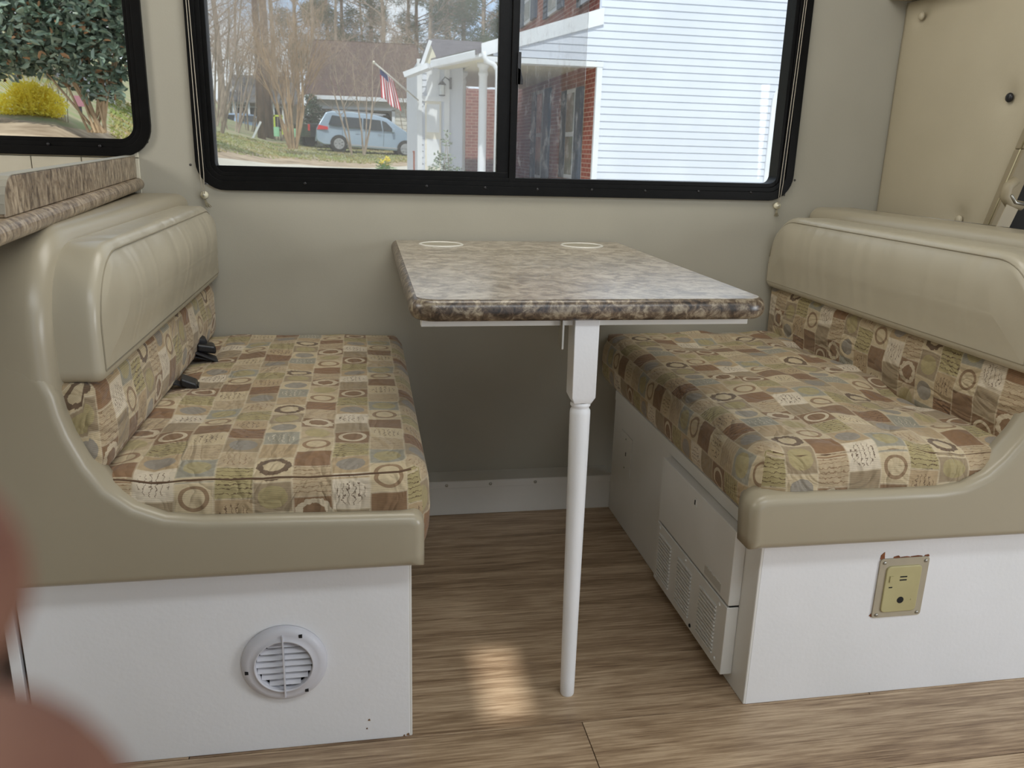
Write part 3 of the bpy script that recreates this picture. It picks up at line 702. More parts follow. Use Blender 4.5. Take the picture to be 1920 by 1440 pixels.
# ================================================================== CUSHIONS
def seat(name, label, x0, x1, y0, y1, z0, z1, r, seed, puff, wr, taper=0, corner=.05, back_side=-1):
    """puffed seat cushion with pattern continuing round its edge"""
    nx, ny, nz_ = 46, 84, 9
    V = {}; m = M(); uv = []
    def P(i, j, k):
        key = (i, j, k)
        if key in V: return V[key]
        u = i / nx; v = j / ny; w_ = k / nz_
        x = x0 + (x1 - x0) * u; y = y0 + (y1 - y0) * v; z = z0 + (z1 - z0) * w_
        # plan corner rounding
        hx, hy = (x1 - x0) / 2, (y1 - y0) / 2; cx, cy = (x0 + x1) / 2, (y0 + y1) / 2
        qx, qy = x - cx, y - cy; ax, ay = abs(qx), abs(qy); kx, ky = hx - corner, hy - corner
        if ax > kx and ay > ky:
            dx, dy = ax - kx, ay - ky; mlen = max(dx, dy); l = sqrt(dx * dx + dy * dy)
            if l > 1e-9: ax, ay = kx + dx * mlen / l, ky + dy * mlen / l
        qx, qy = math.copysign(ax, qx), math.copysign(ay, qy); x, y = cx + qx, cy + qy
        # edge rounding in section
        inx = min(hx - ax, hy - ay)
        rr_ = r
        hz = (z1 - z0) / 2; cz = (z0 + z1) / 2; az = abs(z - cz); ez = hz - az
        ie = min(hx - ax, 1e9); je = min(hy - ay, 1e9)
        e = min(ie, je)
        if e < rr_ and ez < rr_:
            dx, dz = rr_ - e, rr_ - ez; mlen = max(dx, dz); l = sqrt(dx * dx + dz * dz); f = mlen / l if l > 1e-9 else 1
            ne, nez = rr_ - dx * f, rr_ - dz * f
            sh = ne - e
            if ie <= je: qx -= math.copysign(sh, qx)
            else: qy -= math.copysign(sh, qy)
            if ie <= je and je < rr_ * .6: qy -= math.copysign(sh * .3, qy)
            x, y = cx + qx, cy + qy; z = cz + math.copysign(hz - nez, z - cz)
        if w_ > .5:
            bulge = puff * (1 - (2 * u - 1) ** 4) * (1 - (2 * v - 1) ** 6)
            p = Vector((x * 5.5 + seed, y * 5.5, seed)); q = Vector((x * 14 + seed, y * 10, 2 * seed))
            wv = noise.noise(p) * .6 + (abs(noise.noise(q)) - .2) * .55
            far = (1 - u) if back_side < 0 else u
            wv *= .4 + 1.3 * far
            z += (bulge + wr * wv) * min(1, (w_ - .5) * 2)
        else:
            pass
        # side puff
        if 0 < k < nz_:
            s_ = sin(pi * w_) * .006
            if i == 0: x -= s_
            if i == nx: x += s_
            if j == 0: y -= s_
            if j == ny: y += s_
        V[key] = len(m.v); m.v.append((x, y, z)); return V[key]
    faces = []
    def quad(a, b, c, d, kind): faces.append(((a, b, c, d), kind))
    for i in range(nx):
        for j in range(ny):
            quad(P(i, j, nz_), P(i + 1, j, nz_), P(i + 1, j + 1, nz_), P(i, j + 1, nz_), 't')
            quad(P(i, j, 0), P(i, j + 1, 0), P(i + 1, j + 1, 0), P(i + 1, j, 0), 't')
        for k in range(nz_):
            quad(P(i, 0, k), P(i + 1, 0, k), P(i + 1, 0, k + 1), P(i, 0, k + 1), 'f')
            quad(P(i, ny, k), P(i, ny, k + 1), P(i + 1, ny, k + 1), P(i + 1, ny, k), 'f')
    for j in range(ny):
        for k in range(nz_):
            quad(P(0, j, k), P(0, j, k + 1), P(0, j + 1, k + 1), P(0, j + 1, k), 's')
            quad(P(nx, j, k), P(nx, j + 1, k), P(nx, j + 1, k + 1), P(nx, j, k + 1), 's')
    m.f = [f for f, _ in faces]; m.m = [0] * len(m.f)
    inv = {}
    for key, idx in V.items(): inv[idx] = key
    o = m.build(name, FABRIC, None, smooth=True)
    me = o.data; l = me.uv_layers.new(name='UVMap'); data = []
    gx = lambda i: x0 + (x1 - x0) * i / nx
    gyy = lambda j: y0 + (y1 - y0) * j / ny
    gz = lambda k: (z1 - z0) * (1 - k / nz_)
    for (f, kind) in faces:
        for idx in f:
            i, j, k = inv[idx]
            if kind == 't': data += [gx(i), gyy(j)]
            elif kind == 'f': data += [gx(i), y0 - gz(k) + .013]
            else: data += [(x1 + gz(k)) if i == nx else (x0 - gz(k)), gyy(j)]
    l.data.foreach_set('uv', data)
    # welt along the front top edge
    tag(o, label, 'cushion')
    zt = z1 - r * .30
    wl = []
    for i in range(0, nx + 1, 2):
        v = m.v[V[(i, 0, nz_)]]; wl.append((v[0], v[1] + r * .12, v[2] + .0012))
    wm = M().tube(wl[1:-1], .0022, 6)
    wm.build('welt', mat('welt_thread', S(96, 72, 50), .8), o, smooth=True, origin=(0, 0, 0)).location = -Vector(o.location)
    return o
seat('seat_cushion', 'patchwork fabric seat cushion on the left bench', -.425, .088, -.968, -.004, .349, .497, .026, 1.3, .006, .012, back_side=-1)
seat('seat_cushion', 'patchwork fabric seat cushion on the right bench, rumpled towards its back rest', .630, 1.145, -.968, -.004, .364, .494, .034, 4.7, .010, .022, corner=.07, back_side=1)

def backrest(label, L):
    if L: xb, xf, xf2 = -.4285, -.363, -.374; s = 1
    else: xb, xf, xf2 = 1.199, 1.105, 1.118; s = -1
    t = thing('back_cushion', label, 'cushion', (xf, -.5, .495))
    ytop = .826 if L else .820
    slab('vinyl_cover', VINYLW, t, (-.968, -.004, .640 if L else .622, ytop), (.02, .02, .13, .115), xb, xf + s * .006, fil=.016, bulge=.024 if L else .02, n=12, rings=12, wrinkle=.004, seed=2 if L else 5)
    slab('fabric_cover', FABRIC, t, (-.966, -.006, .500 if L else .468, .641 if L else .624), (.035, .035, .008, .008), xb + s * .002, xf2 + s * .004, fil=.022, bulge=.012, n=6, rings=10, wrinkle=.004, seed=8 if L else 9, uvf=True)
    # seam piping
    O = rr_in(-.968, -.004, .640 if L else .622, ytop, (.02, .02, .13, .115), .0125, 12)
    path = [(xf + s * .0058, a, b) for a, b in O]
    k = 13 * 2 - 3
    top = [p for p in path if p[2] > (.657 if L else .639)]
    # order from the wall side over the top to the near side
    top.sort(key=lambda p: math.atan2(p[2] - .70, -(p[1] + .486)))
    M().tube(top, .0012, 6).build('seam_piping', mat('piping_thread', S(146, 137, 116), .6), t, smooth=True)
    return t
backrest('beige vinyl and patchwork fabric back cushion of the left bench', True)
backrest('beige vinyl and patchwork fabric back cushion of the right bench', False)

# seat belts
def buckle(label, loc, rz, big):
    t = thing('seat_belt_buckle', label, 'seat belt', loc)
    c, s_ = cos(rz), sin(rz)
    def R(x, y, z): return (loc[0] + x * c - y * s_, loc[1] + x * s_ + y * c, loc[2] + z)
    def bx(nm, x0, x1, y0, y1, z0, z1, mm, tilt=.35, bv=.003):
        m = M().box(x0, x1, y0, y1, z0, z1)
        m.v = [R(x, y, z + tilt * (-x)) for x, y, z in m.v]
        m.build(nm, mm, t, bevel=bv)
    if big:
        bx('webbing', -.045, .020, -.024, .024, -.002, .002, BELT, .3, .001)
        bx('webbing_fold', -.02, .030, -.03, .022, .004, .009, BELT, .5, .002)
        bx('housing', -.012, .028, -.016, .030, .012, .030, BLKPL, .2, .005)
        bx('webbing_loop', -.030, .012, .006, .046, .020, .040, BELT, .2, .006)
    else:
        bx('webbing', -.045, .0, -.014, .014, -.003, .001, BELT, .3, .001)
        bx('housing', -.008, .022, -.020, .024, -.002, .014, BLKPL, .45, .004)
        bx('release_button', .0225, .0245, -.014, .018, .000, .010, BLKPL, .45, .001)
    return t
buckle('bundled black seat belt webbing in the crease of the left bench, nearer the wall', (-.360, -.27, .507), .25, True)
buckle('small black seat belt buckle in the crease of the left bench, nearer the aisle', (-.352, -.50, .508), .15, False)

# ================================================================== TABLE
tb = thing('dinette_table', 'dinette table with mottled brown laminate top on one white leg', 'table', (.365, -.44, 0))
TX0, TX1, TY0, TY1 = .0665, .6685, -.882, -.003
def table_outline(d): 
    return rr_in(TX0, TX1, TY0, TY1, (.042, .042, .012, .012), d, 8)
m = M(); Rz = .0175; prof = []
for i in range(9): a = -pi / 2 + pi * i / 8; prof.append((Rz * .75 * (1 - cos(a)), .7225 + .0172 * sin(a)))
n = len(table_outline(0))
for d, z in prof: m.v += [(a, b, z) for a, b in table_outline(d)]
for i in range(len(prof) - 1):
    for j in range(n): a = i * n + j; b = i * n + (j + 1) % n; m.f.append((a, b, b + n, a + n)); m.m.append(0)
m.f.append(tuple(range(n))[::-1]); m.m.append(0); e = (len(prof) - 1) * n; m.f.append(tuple(range(e, e + n))); m.m.append(0)
m.build('table_edge', LAM_EDGE, tb, smooth=True)
m = M(); m.prism([(a, b, .7396) for a, b in table_outline(.0118)], (0, 0, .0009)); fix(m.build('table_top', LAM_TOP, tb))
RIM = mat('cup_ring_white', S(226, 224, 214), .35)
for cx in (.1845, .5392):
    M().lathe([(.0545, 0), (.0543, .0018), (.0525, .0030), (.0500, .0030), (.0485, .0018), (.0485, 0)], (cx, -.1085, .7404), 'z', 48).build('cup_holder_rim', RIM, tb, smooth=True)
    M().lathe([(.0485, .0), (.0485, .0011), (0, .0011)], (cx, -.1085, .7404), 'z', 40).build('cup_holder_disc', mat('cup_disc', S(170, 163, 144), .4), tb)
M().box(.085, .640, -.850, -.832, .693, .7045).build('apron', WHITE2, tb, bevel=.001)
M().box(.16, .62, -.030, -.003, .665, .7045).build('wall_cleat', WHITE2, tb, bevel=.001)
# leg: square block, turned neck, round taper, slightly raked
def leg_pt(z): f = z / .70; return Vector((.352 + .0035 * f, -.8666 + .0285 * f, 0))
sq = leg_pt(.63)
lg = M()
w_ = .0205; ang = 0
rot = Matrix.Rotation(radians(0), 3, 'Z')
zb_ = .572
b0 = [(-w_, -w_), (w_, -w_), (w_, w_), (-w_, w_)]
V = []
for (z, f) in ((zb_ - .012, .72), (zb_, 1.0), (.7045, 1.03)):
    c = leg_pt(z); V += [(c.x + a * f, c.y + b * f, z) for a, b in b0]
lg.add(V, [(3, 2, 1, 0), (8, 9, 10, 11)] + [(i * 4 + j, i * 4 + (j + 1) % 4, i * 4 + 4 + (j + 1) % 4, i * 4 + 4 + j) for i in range(2) for j in range(4)])
ob = lg.build('leg', WHITE, tb, bevel=.0015)
lp = [(.0115, 0), (.0128, .003), (.0132, .03), (.0150, .25), (.0168, .45), (.0176, .540), (.0172, .546), (.0150, .549), (.0150, .552), (.0172, .5545), (.0172, .557), (.0155, .560)]
m = M(); nseg = 28
for r_, z in lp:
    c = leg_pt(z)
    for k in range(nseg): a = 2 * pi * k / nseg; m.v.append((c.x + r_ * cos(a), c.y + r_ * sin(a), z))
for i in range(len(lp) - 1):
    for k in range(nseg): a = i * nseg + k; b = i * nseg + (k + 1) % nseg; m.f.append((a, b, b + nseg, a + nseg)); m.m.append(0)
m.f.append(tuple(range(nseg))[::-1]); m.m.append(0)
m.build('leg_shaft', WHITE, ob, smooth=True)
m = M().box(.3135, .3170, -.860, -.835, .655, .7045); m.build('leg_bracket', STEEL, tb, bevel=.0005)

# ================================================================== PARTITION PANEL AND CAB
t = thing('padded_partition', 'beige padded vinyl partition panel with three tufting buttons behind the right bench', 'panel', (1.42, -.25, .36))
# grid surface, dimpled at the buttons
BT = [(-.082, 1.3249, CREAM), (-.4376, 1.1095, BLKPL), (-.345, .8366, CREAM)]
def pedge(z): return -.575 + (1.37 - z) * .19 / 1 * 1.0 if False else -.497 - (z - 1.033) * .33
m = M(); ny, nz_ = 50, 90
for side in (0, 1):
    for i in range(ny + 1):
        for k in range(nz_ + 1):
            z = .02 + (1.368 - .02) * k / nz_; ye = max(pedge(z), -.62) if z > .5 else pedge(.5)
            y = -.002 + (ye + .002) * i / ny
            e = min(-y, (y - ye), z, 1.368 - z) 
            puff = .018 * (1 - exp(-max(e, 0) / .05))
            for by, bz, _ in BT:
                dd = sqrt((y - by) ** 2 + (z - bz) ** 2); puff -= .010 * exp(-(dd / .022) ** 2) + .006 * exp(-(dd / .07) ** 2)
            m.v.append((1.414 - puff, y, z) if side == 0 else (1.432, y, z))
nn = (ny + 1) * (nz_ + 1)
idx = lambda s, i, k: s * nn + i * (nz_ + 1) + k
for i in range(ny):
    for k in range(nz_):
        m.f.append((idx(0, i, k), idx(0, i, k + 1), idx(0, i + 1, k + 1), idx(0, i + 1, k))); m.m.append(0)
        m.f.append((idx(1, i, k), idx(1, i + 1, k), idx(1, i + 1, k + 1), idx(1, i, k + 1))); m.m.append(0)
for i in range(ny):
    for k in (0, nz_): m.f.append((idx(0, i, k), idx(0, i + 1, k), idx(1, i + 1, k), idx(1, i, k))); m.m.append(0)
for k in range(nz_):
    for i in (0, ny): m.f.append((idx(0, i, k), idx(0, i, k + 1), idx(1, i, k + 1), idx(1, i, k))); m.m.append(0)
fix(m.build('padding', PANELV, t, smooth=True))
for by, bz, mm in BT:
    r_ = .0105
    M().lathe([(.0095, -.002), (.0105, -.005), (.0085, -.0085), (.004, -.0105), (0, -.011)], (1.4115, by, bz), 'x', 22).build('tufting_button', mm if mm is BLKPL else PANELV, t, smooth=True)
P_ = [(1.402, pedge(z) + .001, z) for z in (.35, .6, .8, 1.0, 1.2, 1.366)]
m = M()
for a, b in zip(P_[:-1], P_[1:]): m.prism([a, (a[0], a[1] - .028, a[2]), (a[0] + .04, a[1] - .028, a[2]), (a[0] + .04, a[1], a[2])], Vector(b) - Vector(a))
m.build('edge_trim', CABD, t, bevel=.003)
m = M()
for a, b in zip(P_[:-1], P_[1:]): m.tube([(a[0] - .001, a[1] - .020, a[2]), (b[0] - .001, b[1] - .020, b[2])], .0016, 6)
m.build('trim_bead', mat('bead', S(186, 176, 140), .4), t, smooth=True)
# cab-over cabinet floor above
oc = thing('overcab_cabinet', 'beige underside of the overhead cab cabinet at the top right corner', 'cabinet', (1.9, -.6, 1.369))
M().box(1.36, 2.84, -1.3, -.002, 1.371, 1.42).build('cabinet_floor', PANELV, oc, bevel=.004)
M().box(1.372, 1.388, -.20, -.05, 1.3700, 1.3712).build('light_strip', CREAM, oc)
# cab: seat belt loop, strap, driver seat, dark floor
cs = thing('cab_seat', 'brown cab seat back seen past the partition panel at the right edge', 'seat', (1.95, -.55, 0))
slab('headrest', CABD, cs, (-.83, -.565, .90, 1.01), (.05,) * 4, 1.95, 1.80, fil=.05, bulge=.01, n=8, rings=5)
slab('seat_back', mat('cab_fabric', S(120, 106, 84), .85), cs, (-.93, -.54, .35, .885), (.05,) * 4, 2.0, 1.82, fil=.04, bulge=.02, n=8, rings=5)
M().box(1.80, 2.35, -.95, -.50, .0, .36).build('seat_base', mat('cab_fabric_dark', S(90, 80, 64), .9), cs, bevel=.03, seg=4)
bl = thing('belt_guide', 'beige hooked seat belt guide beside the cab seat', 'seat belt', (1.62, -.55, .93))
pts = [at(1905, 338, -.56), at(1890, 350, -.56), at(1885, 368, -.56), at(1893, 382, -.56), at(1915, 386, -.56)]
M().tube([tuple(p) for p in pts], [.010, .011, .012, .011, .010], 10).build('guide_loop', CABD, bl, smooth=True)
M().tube([tuple(p + Vector((.004, -.012, .003))) for p in pts[2:]], .003, 8).build('metal_ring', STEEL, bl, smooth=True)
a, b = at(1870, 445, -.60), at(1898, 388, -.60)
bs = tag(M().bar(a, b, .030, .002, up=(0, 1, 0)).build('seat_belt', CABD), 'brown seat belt strap hanging below the beige belt guide', 'seat belt')
tag(M().box(1.445, 2.845, -.030, -.004, 0, 1.366).build('cab_shade_panel', CABK, bevel=.003), kind='structure')  # dark sheet added over the back wall so the cab gap looks shaded

# ================================================================== HAND (blurred, close to the lens)
def camp(r_, u_, f_): return Vector(CP + CR * r_ + CU * u_ + CF * f_)
def skin(name, verts, edges, rad, mt):
    me = bpy.data.meshes.new(name); me.from_pydata([tuple(v) for v in verts], edges, []); me.materials.append(mt)
    o = bpy.data.objects.new(name, me); COL.objects.link(o)
    md = o.modifiers.new('skin', 'SKIN'); md.use_smooth_shade = True
    for i, v in enumerate(me.skin_vertices[0].data): v.radius = (rad[i], rad[i]); v.use_root = (i == 0)
    sb = o.modifiers.new('sub', 'SUBSURF'); sb.levels = 2; sb.render_levels = 2
    return o
hv = []; he = []; hr = []
def chain(pts, rads, root=None):
    prev = root
    for p, r_ in zip(pts, rads):
        hv.append(camp(*p)); hr.append(r_); k = len(hv) - 1
        if prev is not None: he.append((prev, k))
        prev = k
    return prev
# the palm sits left of and below the lens, outside the view; only two fingertips reach into it
chain([(-.115, -.105, .030)], [.026])
chain([(-.095, -.078, .035)], [.024], 0)
chain([(-.140, -.145, .020), (-.175, -.20, .000)], [.026, .024], 0)
chain([(-.066, -.060, .040), (-.044, -.038, .044), (-.0280, -.0250, .046), (-.0245, -.0222, .046)], [.0098, .0098, .0096, .0090], 1)  # index
chain([(-.074, -.044, .046), (-.056, -.026, .050), (-.0375, -.0115, .051), (-.0325, -.0098, .051)], [.0088, .0086, .0084, .0080], 1)     # middle
chain([(-.092, -.036, .052), (-.076, -.016, .056), (-.064, .002, .058)], [.0086, .0080, .0072], 1)      # ring
chain([(-.108, -.036, .052), (-.100, -.016, .058), (-.094, .000, .060)], [.0080, .0074, .0066], 1)      # little
chain([(-.090, -.120, .040), (-.072, -.116, .046), (-.056, -.104, .048)], [.012, .0105, .0092], 0)     # thumb
hand = skin('hand', hv, he, hr, SKIN)
tag(hand, 'out of focus fingertip of a hand reaching in at the lower left corner', 'hand')

# ================================================================== OUTSIDE
def interp(x, xs, ys):
    return float(np.interp(x, xs, ys))
def gslope(s): return interp(s, [-.60, -.45, -.40, -.33, -.19, -.10, -.06, .02, .10, .6], [.123, .122, .122, .125, .0615, .0385, .0350, .0320, .031, .031])
def gz(x, y):
    dy = y + 2.137; t = sqrt(x * x + dy * dy)
    if dy <= 0: return -.67
    return -.67 + gslope(x / max(dy, .5)) * t
CONC = mat('pale_concrete', S(205, 198, 184), .85, S(190, 183, 168), .8, .2, 30)
VERGE = mat('dry_leaf_litter', S(186, 166, 140), .95, S(140, 120, 96), 2.2, .6, 20, detail=8)
LAWN = mat('spring_lawn', S(134, 142, 96), .95, S(156, 146, 118), .9, .6, 20, detail=8, lo=.42, hi=.58)
def band(name, f0, f1, ss, nt_, matl):
    m = M(); n = len(ss)
    for s in ss:
        for k in range(nt_ + 1):
            a, b = f0(s), f1(s); t = a * (b / a) ** (k / nt_); dy = t / sqrt(1 + s * s); x = s * dy; y = dy - 2.137
            m.v.append((x, y, gz(x, y)))
    for i in range(n - 1):
        for k in range(nt_): a = i * (nt_ + 1) + k; b = a + nt_ + 1; m.f.append((a, b, b + 1, a + 1)); m.m.append(0)
    return tag(fix(m.build(name, matl, smooth=True)), kind='structure')
SS = [-2.5, -1.6, -1.0, -.75] + list(np.linspace(-.6, .6, 49)) + [.9, 1.5, 2.5]
T0 = lambda s: interp(s, [-.5, -.44, -.40, -.33, -.19, -.08, 0, .08, .3], [14.5, 14.0, 12.5, 11.5, 21.5, 28.3, 28.8, 33, 33])
T1 = lambda s: interp(s, [-.5, -.44, -.33, -.3, -.19, -.08, 0, .08, .3], [17, 17, 14.6, 16, 25, 33, 33, 37, 37])
band('driveway', lambda s: 2.4, T0, SS, 6, CONC)
band('leaf_verge', T0, T1, SS, 4, VERGE)
band('lawn', T1, lambda s: 150, SS, 24, LAWN)

def local(o3, yaw, pitch=0):
    Rm = Matrix.Rotation(yaw, 3, 'Z') @ Matrix.Rotation(pitch, 3, 'Y'); o3 = Vector(o3)
    return lambda p: tuple(o3 + Rm @ Vector(p))
def xf(m, fn): m.v = [fn(p) for p in m.v]; return m

# ---------------- neighbour's house (white siding, brick front, porch)
SIDING = mat('white_vinyl_siding', S(204, 209, 220), .5, S(197, 202, 212), 1.2, .1, 30)
TRIM = mat('white_trim', S(218, 221, 225), .5, S(210, 213, 217), 3)
SOFF = mat('soffit_cream', S(214, 208, 184), .6)
SHING = mat('grey_shingles', S(96, 92, 98), .9, S(74, 70, 76), 6, .5, 30, stretch=(1, 1, 6))
SHUT = mat('blue_grey_shutter', S(70, 84, 102), .5)
PANE = mat('house_window_pane', S(120, 130, 128), .12, S(90, 98, 98), 2)
def brickmat():
    m, nt, p = newmat('red_brick'); L = nt.links.new
    p.inputs['Roughness'].default_value = .85
    tc = N(nt, 'ShaderNodeTexCoord'); mp = N(nt, 'ShaderNodeMapping'); L(tc.outputs['Object'], mp.inputs['Vector'])
    sp = N(nt, 'ShaderNodeSeparateXYZ'); L(mp.outputs[0], sp.inputs[0]); cb = N(nt, 'ShaderNodeCombineXYZ')
    ad = N(nt, 'ShaderNodeMath', operation='ADD'); L(sp.outputs[0], ad.inputs[0]); L(sp.outputs[1], ad.inputs[1])
    L(ad.outputs[0], cb.inputs[0]); L(sp.outputs[2], cb.inputs[1])
    b = N(nt, 'ShaderNodeTexBrick', Scale=1.0); b.inputs['Brick Width'].default_value = .215; b.inputs['Row Height'].default_value = .075
    b.inputs['Mortar Size'].default_value = .008; b.inputs['Color1'].default_value = (*S(150, 84, 70), 1); b.inputs['Color2'].default_value = (*S(128, 66, 56), 1); b.inputs['Mortar'].default_value = (*S(170, 140, 126), 1)
    L(cb.outputs[0], b.inputs['Vector']); L(b.outputs['Color'], p.inputs['Base Color'])
    bu = N(nt, 'ShaderNodeBump', Strength=.4, Distance=.01); L(b.outputs['Fac'], bu.inputs['Height']); bu.invert = True; L(bu.outputs[0], p.inputs['Normal'])
    return m
BRICK = brickmat()
YS = 11.5
hs = thing('neighbour_house', "white sided neighbour's house with brick front and columned porch right of the flag", 'house', (6, 16, -.7))
K = at(1116, 200, YS); KX = K.x
zc = at(1118, 118, YS).z                      # bottom of the porch gable siding at the corner
rakeA = at(1129, 22, YS); rakeB = at(905, 88, YS)
XE = 11.6
XP = at(915, 200, YS).x                       # outer corner of the porch
# wall core behind the boards
m = M(); m.box(KX + .25, XE, YS + .02, YS + 9.5, -.75, 6.6); m.build('wall_core', SIDING, hs)
M().box(KX, KX + .3, YS + .02, YS + .055, -.75, 6.6).build('corner_backing', SIDING, hs)
EXP = .1145
z = -.70; i = 0
slope_r = (rakeA.z - rakeB.z) / (rakeA.x - rakeB.x)
AW = at(1447, 250, YS).x
while z < 6.5:
    z1 = z + EXP
    if z > zc - .02:      # over the porch the boards run on to the rake
        xa = max(XP + .05, rakeB.x + (z1 - (rakeB.z - .06)) / slope_r) if z1 < rakeA.z else KX + .02
        xa = min(xa, KX + .02)
    else: xa = KX + .075
    segs = [(xa, XE)]
    m = M()
    for a, b in segs:
        if b - a < .05: continue
        m.prism([(a, YS + .018, z), (a, YS - .004, z), (a, YS + .010, z1 + .004), (a, YS + .018, z1 + .004)], (b - a, 0, 0))
    fix(m.build('siding_board', SIDING, hs)); z = z1; i += 1
M().box(KX - .005, KX + .085, YS - .02, YS + .06, -.7, zc + .02).build('corner_trim', TRIM, hs)
M().box(XP - .05, KX + .095, YS - .026, YS + .24, zc - .06, zc + .02).build('porch_beam', TRIM, hs)
# rake board
m = M(); h = .16
m.prism([(rakeB.x - .02, YS - .03, rakeB.z - h * .9), (rakeA.x + .03, YS - .03, rakeA.z - h * 1.15), (rakeA.x + .03, YS - .03, rakeA.z + .06), (rakeB.x - .02, YS - .03, rakeB.z + .05)], (0, .05, 0))
fix(m.build('rake_board', TRIM, hs))
# porch roof slab, shed roof falling away from the brick wall
m = M(); m.prism([(rakeB.x - .10, YS, rakeB.z - .03), (KX + .02, YS, rakeA.z + .02 + slope_r * 0), (KX + .02, YS, rakeA.z - .06), (rakeB.x - .10, YS, rakeB.z - .11)], (0, 3.2, 0)); fix(m.build('porch_roof', SHING, hs))
m = M().box(XP - .08, KX + .02, YS + .14, YS + 6.5, zc + .02, zc + .05); m.build('porch_ceiling', SOFF, hs)
# brick front wall, lower and upper storey
YB = YS + 7.6
m = M().box(KX, KX + .20, YS + .06, YB, -.72, zc + .05); m.build('lower_brick_wall', BRICK, hs)
m = M().box(XP + .15, KX + .2, YB, YB + .2, -.72, zc + .05); m.build('porch_end_wall', BRICK, hs)
m = M().box(KX + .03, KX + .2, YS + .02, YS + 10.5, rakeA.z - .1, 6.6); m.build('upper_brick_wall', BRICK, hs)
M().box(XP - .1, KX, YS, YB, -.75, -.60).build('porch_slab', CONC, hs)
def yon(px, x):        # y where the line of sight through a pixel column meets the plane x
    d = ray(px, 220); return CP[1] + d[1] * (x - CP[0]) / d[0]
def zon(px, py, x):
    d = ray(px, py); return CP[2] + d[2] * (x - CP[0]) / d[0]
def house_window(xw, pl, pr_, pt, pb, sh_w):
    ya, yb = yon(pr_, xw), yon(pl, xw); zt, zb2 = zon(pl, pt, xw), zon(pl, pb, xw)
    f = M().box(xw - .05, xw + .02, ya, yb, zb2, zt).build('window', TRIM, hs)
    zm = (zt + zb2) / 2
    M().box(xw - .06, xw - .02, ya + .06, yb - .06, zm + .04, zt - .07).build('pane', PANE, f)
    M().box(xw - .06, xw - .02, ya + .06, yb - .06, zb2 + .07, zm - .04).build('pane', PANE, f)
    for (a, b) in ((ya - sh_w, ya - .02), (yb + .02, yb + sh_w)):
        sh = M().box(xw - .055, xw + .01, a, b, zb2, zt).build('shutter', SHUT, hs)
        for q in range(8):
            zz = zb2 + (zt - zb2) * (q + .5) / 8; M().box(xw - .063, xw - .054, a + .05, b - .05, zz - .06, zz + .06).build('shutter_slat', SHUT, sh)
house_window(KX, 1066, 1082, 170, 334, .42)
house_window(KX, 1010, 1022, 172, 334, .55)
house_window(KX + .03, 1084, 1103, -60, 16, .30)
house_window(KX + .03, 1024, 1040, -40, 36, .45)
house_window(KX + .03, 981, 992, -30, 52, .55)
# arched window at the right
ax0 = at(1440, 250, YS).x; azt = at(1450, 190, YS).z; azb = at(1430, 345, YS).z - .3
cxw = ax0 + .62
P = [(ax0, azb), (ax0 + 1.24, azb)] + [(cxw + .62 * cos(radians(a)), azt + .30 * sin(radians(a)) * 1.4) for a in range(0, 181, 15)]
m = M(); m.prism([(p[0], YS - .035, p[1]) for p in P], (0, .06, 0)); aw = fix(m.build('arched_window', TRIM, hs))
P = [(ax0 + .08, azt + .02), (ax0 + 1.16, azt + .02)] + [(cxw + .54 * cos(radians(a)), azt + .03 + .25 * sin(radians(a)) * 1.4) for a in range(0, 181, 15)]
m = M(); m.prism([(p[0], YS - .04, p[1]) for p in P], (0, .02, 0)); fix(m.build('pane', PANE, aw))
BLIND = mat('window_blind', S(206, 212, 212), .4)
M().box(ax0 + .08, ax0 + 1.16, YS - .038, YS - .02, azb + (azt - azb) * .5, azt - .06).build('pane', PANE, aw)
M().box(ax0 + .08, ax0 + 1.16, YS - .038, YS - .02, azb + .05, azb + (azt - azb) * .5 - .05).build('pane', PANE, aw)
for q in range(34):
    zz = azb + .08 + q * (azt - azb - .16) / 34
    M().box(ax0 + .10, ax0 + 1.14, YS - .046, YS - .0385, zz, zz + .022).build('blind_slat', BLIND, aw)
# columns
for (px, yy, r_) in ((905, 12.45, .072), (866, 14.3, .074), (843, 16.4, .076)):
    p = at(px, 200, yy); zt = zc + .02
    m = M().lathe([(r_ * 1.25, -.60), (r_ * 1.25, -.52), (r_, -.48), (r_ * .98, zt - .22), (r_ * 1.15, zt - .2), (r_ * 1.15, zt - .16), (r_, zt - .15), (r_, zt - .10), (r_ * 1.45, zt - .06), (r_ * 1.45, zt)], (p.x, yy, 0), 'z', 20)
    m.build('porch_column', TRIM, hs, smooth=True)
# eave of the porch swinging out to the garage, gutter and downspout
gA = at(905, 100, YS + .02); gB = at(812, 121, 13.3); gC = at(762, 141, 13.5)
M().bar(gA, gB, .12, .13).build('gutter', TRIM, hs, bevel=.02)
M().bar(at(806, 124, 13.3), gC, .25, .09).build('garage_eave', TRIM, hs)
m = M(); q0 = at(905, 104, 11.55); q1 = at(812, 125, 13.35)
m.prism([q0, at(955, 112, 11.6), at(900, 124, 14.5), at(830, 132, 14.2), q1], (0, 0, .03)); fix(m.build('eave_soffit', SOFF, hs))
m = M().tube([at(908, 96, 11.42), at(909, 108, 11.42), at(914, 115, 11.42), at(926, 121, 11.42), at(932, 130, 11.42), at(933, 142, 11.42), (at(933, 142, 11.42).x, 11.42, -.55)], .038, 8); m.build('downspout', TRIM, hs, smooth=True)
